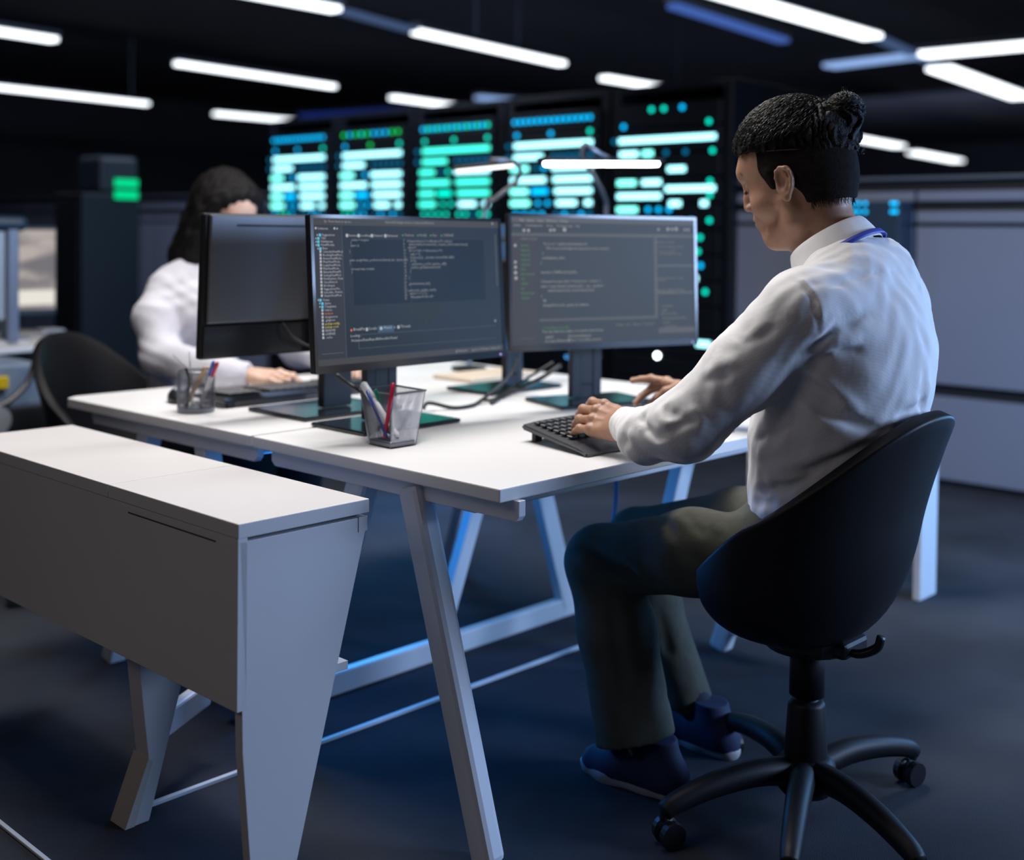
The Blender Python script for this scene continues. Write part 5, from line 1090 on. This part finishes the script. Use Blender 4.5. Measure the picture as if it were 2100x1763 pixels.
pydata('trousers', *(lambda g: (g.chain([(2.07, 3.42, .53), (2.07, 3.02, .52), (2.07, 3.06, .10)], [.095, .075, .065], k=.03), g.chain([(2.25, 3.42, .53), (2.25, 3.02, .52), (2.25, 3.06, .10)], [.095, .075, .065], k=.03), g.mesh())[2])(SDF((1.9, 2.8, .0), (2.5, 3.6, .66), .012)), mat('black_cloth', (.01, .01, .014), .8), wo)
for x in (2.07, 2.25): shoe((x, 2.93), (x, 3.13), 0, wo, H=.07)
shr = at(306, 592, 1, 3.46); elw = Vector((1.975, 3.37, .80)); bl_ = SDF((1.76, 2.90, .56), (2.66, 3.66, 1.20), .0065)
bl_.ell((2.15, 3.46, .68), (.155, .125, .14)).ell((2.15, 3.46, .86), (.150, .120, .20), k=.06).ell((2.15, 3.40, .93), (.13, .10, .12), k=.05)
bl_.cap((shr.x+.07, 3.46, shr.z), (2.33, 3.46, shr.z), .060, k=.05).cap((2.1, 3.45, 1.05), (2.22, 3.45, 1.05), .055, k=.04)
bl_.chain([(shr.x+.068, 3.46, shr.z-.01), (1.985, 3.43, .92), tuple(elw), tuple(wWr-hd*.085), tuple(wWr-hd*.01)], [.062, .063, .060, .046, .037], k=.03)
bl_.chain([(2.32, 3.46, shr.z-.01), (2.40, 3.42, .92), (2.45, 3.30, .80), tuple(w2+Vector((.02, .05, 0)))], [.064, .064, .058, .038], k=.03)
bl_.cut(tuple(wWr), tuple(hd), lo=(2.0, 2.9, .7), hi=(2.2, 3.2, .9)); bl_.cut(tuple(w2), (-.45, -.88, 0), lo=(2.3, 2.9, .7), hi=(2.5, 3.1, .9))
bl_.noise(lambda X, Y, Z: .0022*np.sin(X*52+7*np.sin(Z*19)+Y*31)*np.sin(Z*33+5*np.sin(X*20)))
folds(bl_, [(.014, -.012, [(300, 600), (330, 660), (350, 740)]), (.016, .010, [(290, 640), (300, 700), (330, 750)]), (.014, -.010, [(350, 590), (352, 660), (350, 730)]), (.014, -.010, [(285, 700), (310, 730), (360, 745)]), (.014, .010, [(290, 720), (330, 745), (370, 755)]), (.012, -.010, [(300, 750), (340, 770), (380, 770)]), (.012, .009, [(380, 620), (400, 680), (415, 730)]), (.010, -.009, [(352, 735), (400, 748), (430, 752)])])
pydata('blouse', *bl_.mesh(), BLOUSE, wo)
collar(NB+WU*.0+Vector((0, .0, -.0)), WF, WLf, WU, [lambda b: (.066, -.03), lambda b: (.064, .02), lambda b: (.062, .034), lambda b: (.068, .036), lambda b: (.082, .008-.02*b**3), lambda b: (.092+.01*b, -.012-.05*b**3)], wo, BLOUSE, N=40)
# hair
hg2 = SDF((-.16, -.14, -.36), (.14, .14, .17), .0042)
hg2.ell((-.010, 0, .058), (.108, .090, .096), k=.02).ell((.046, 0, .088), (.056, .068, .054), k=.03)
for s in (1, -1):
    hg2.chain([(.040, s*.070, .075), (.030, s*.088, .010), (.022, s*.092, -.07), (.018, s*.098, -.15), (.030, s*.105, -.22)], [.030, .028, .036, .046, .026], k=.03)
hg2.chain([(-.05, 0, .03), (-.075, 0, -.08), (-.085, 0, -.20), (-.08, 0, -.30)], [.095, .090, .100, .06], k=.05)
hg2.ell((.112, 0, .0), (.060, .056, .096), k=.012, sub=True); hg2.ell((.10, 0, -.16), (.085, .060, .10), k=.02, sub=True)
hg2.noise(lambda X, Y, Z: .0020*np.sin(Y*190+8*np.sin(Z*14)+5*np.sin(X*60))+.0012*np.sin(X*210+6*np.sin(Z*20)))
hx_, hy_ = hg2.mesh(); pydata('long_hair', xf(hx_, WF, WLf, WU, WS, WO), hy_, HAIRM, wo)
def hpw(f, l, u): return WO+WS*(WF*f+WLf*l+WU*u)
def straight(k):
    s = rh.choice((1, -1, 1)); a = rh.uniform(.15, 2.9); r = 1.0+rh.uniform(.0, .05); out = []
    for i in range(9):
        t_ = i/8; z = .12-.42*t_; w_ = min(1, .35+t_*1.6) if i else .25; out.append((-.02+.10*r*math.cos(a)*w_-.03*t_, s*(.098*r*math.sin(a)*w_+.006*math.sin(6*t_+k)), z))
    return out
strands('hair_strands', straight, 260, wo, r=.0009, conv=hpw)
# rings
for i in (2, 1):
    q = wseg[i][0]; c_ = q[0].lerp(q[1], .62); ax_ = (q[1]-q[0]).normalized(); x_ = ax_.cross(Vector((0, 0, 1))).normalized(); y_ = ax_.cross(x_)
    tag(obj('ring', T([c_+(x_*math.cos(2*PI*k/16)+y_*math.sin(2*PI*k/16))*.0098 for k in range(17)], .0014, 6), mat('gold', (.75, .48, .15), .2, metal=1), wo, True), 'gold ring')
lw = [NB+WF*.07*math.cos(a)+WLf*.072*math.sin(a)+WU*(.02-.05*max(0, math.cos(a))) for a in [-2.6+5.2*k/24 for k in range(25)]]
obj('lanyard', T(lw, .004, 5), MATS['blue_ribbon'], wo)
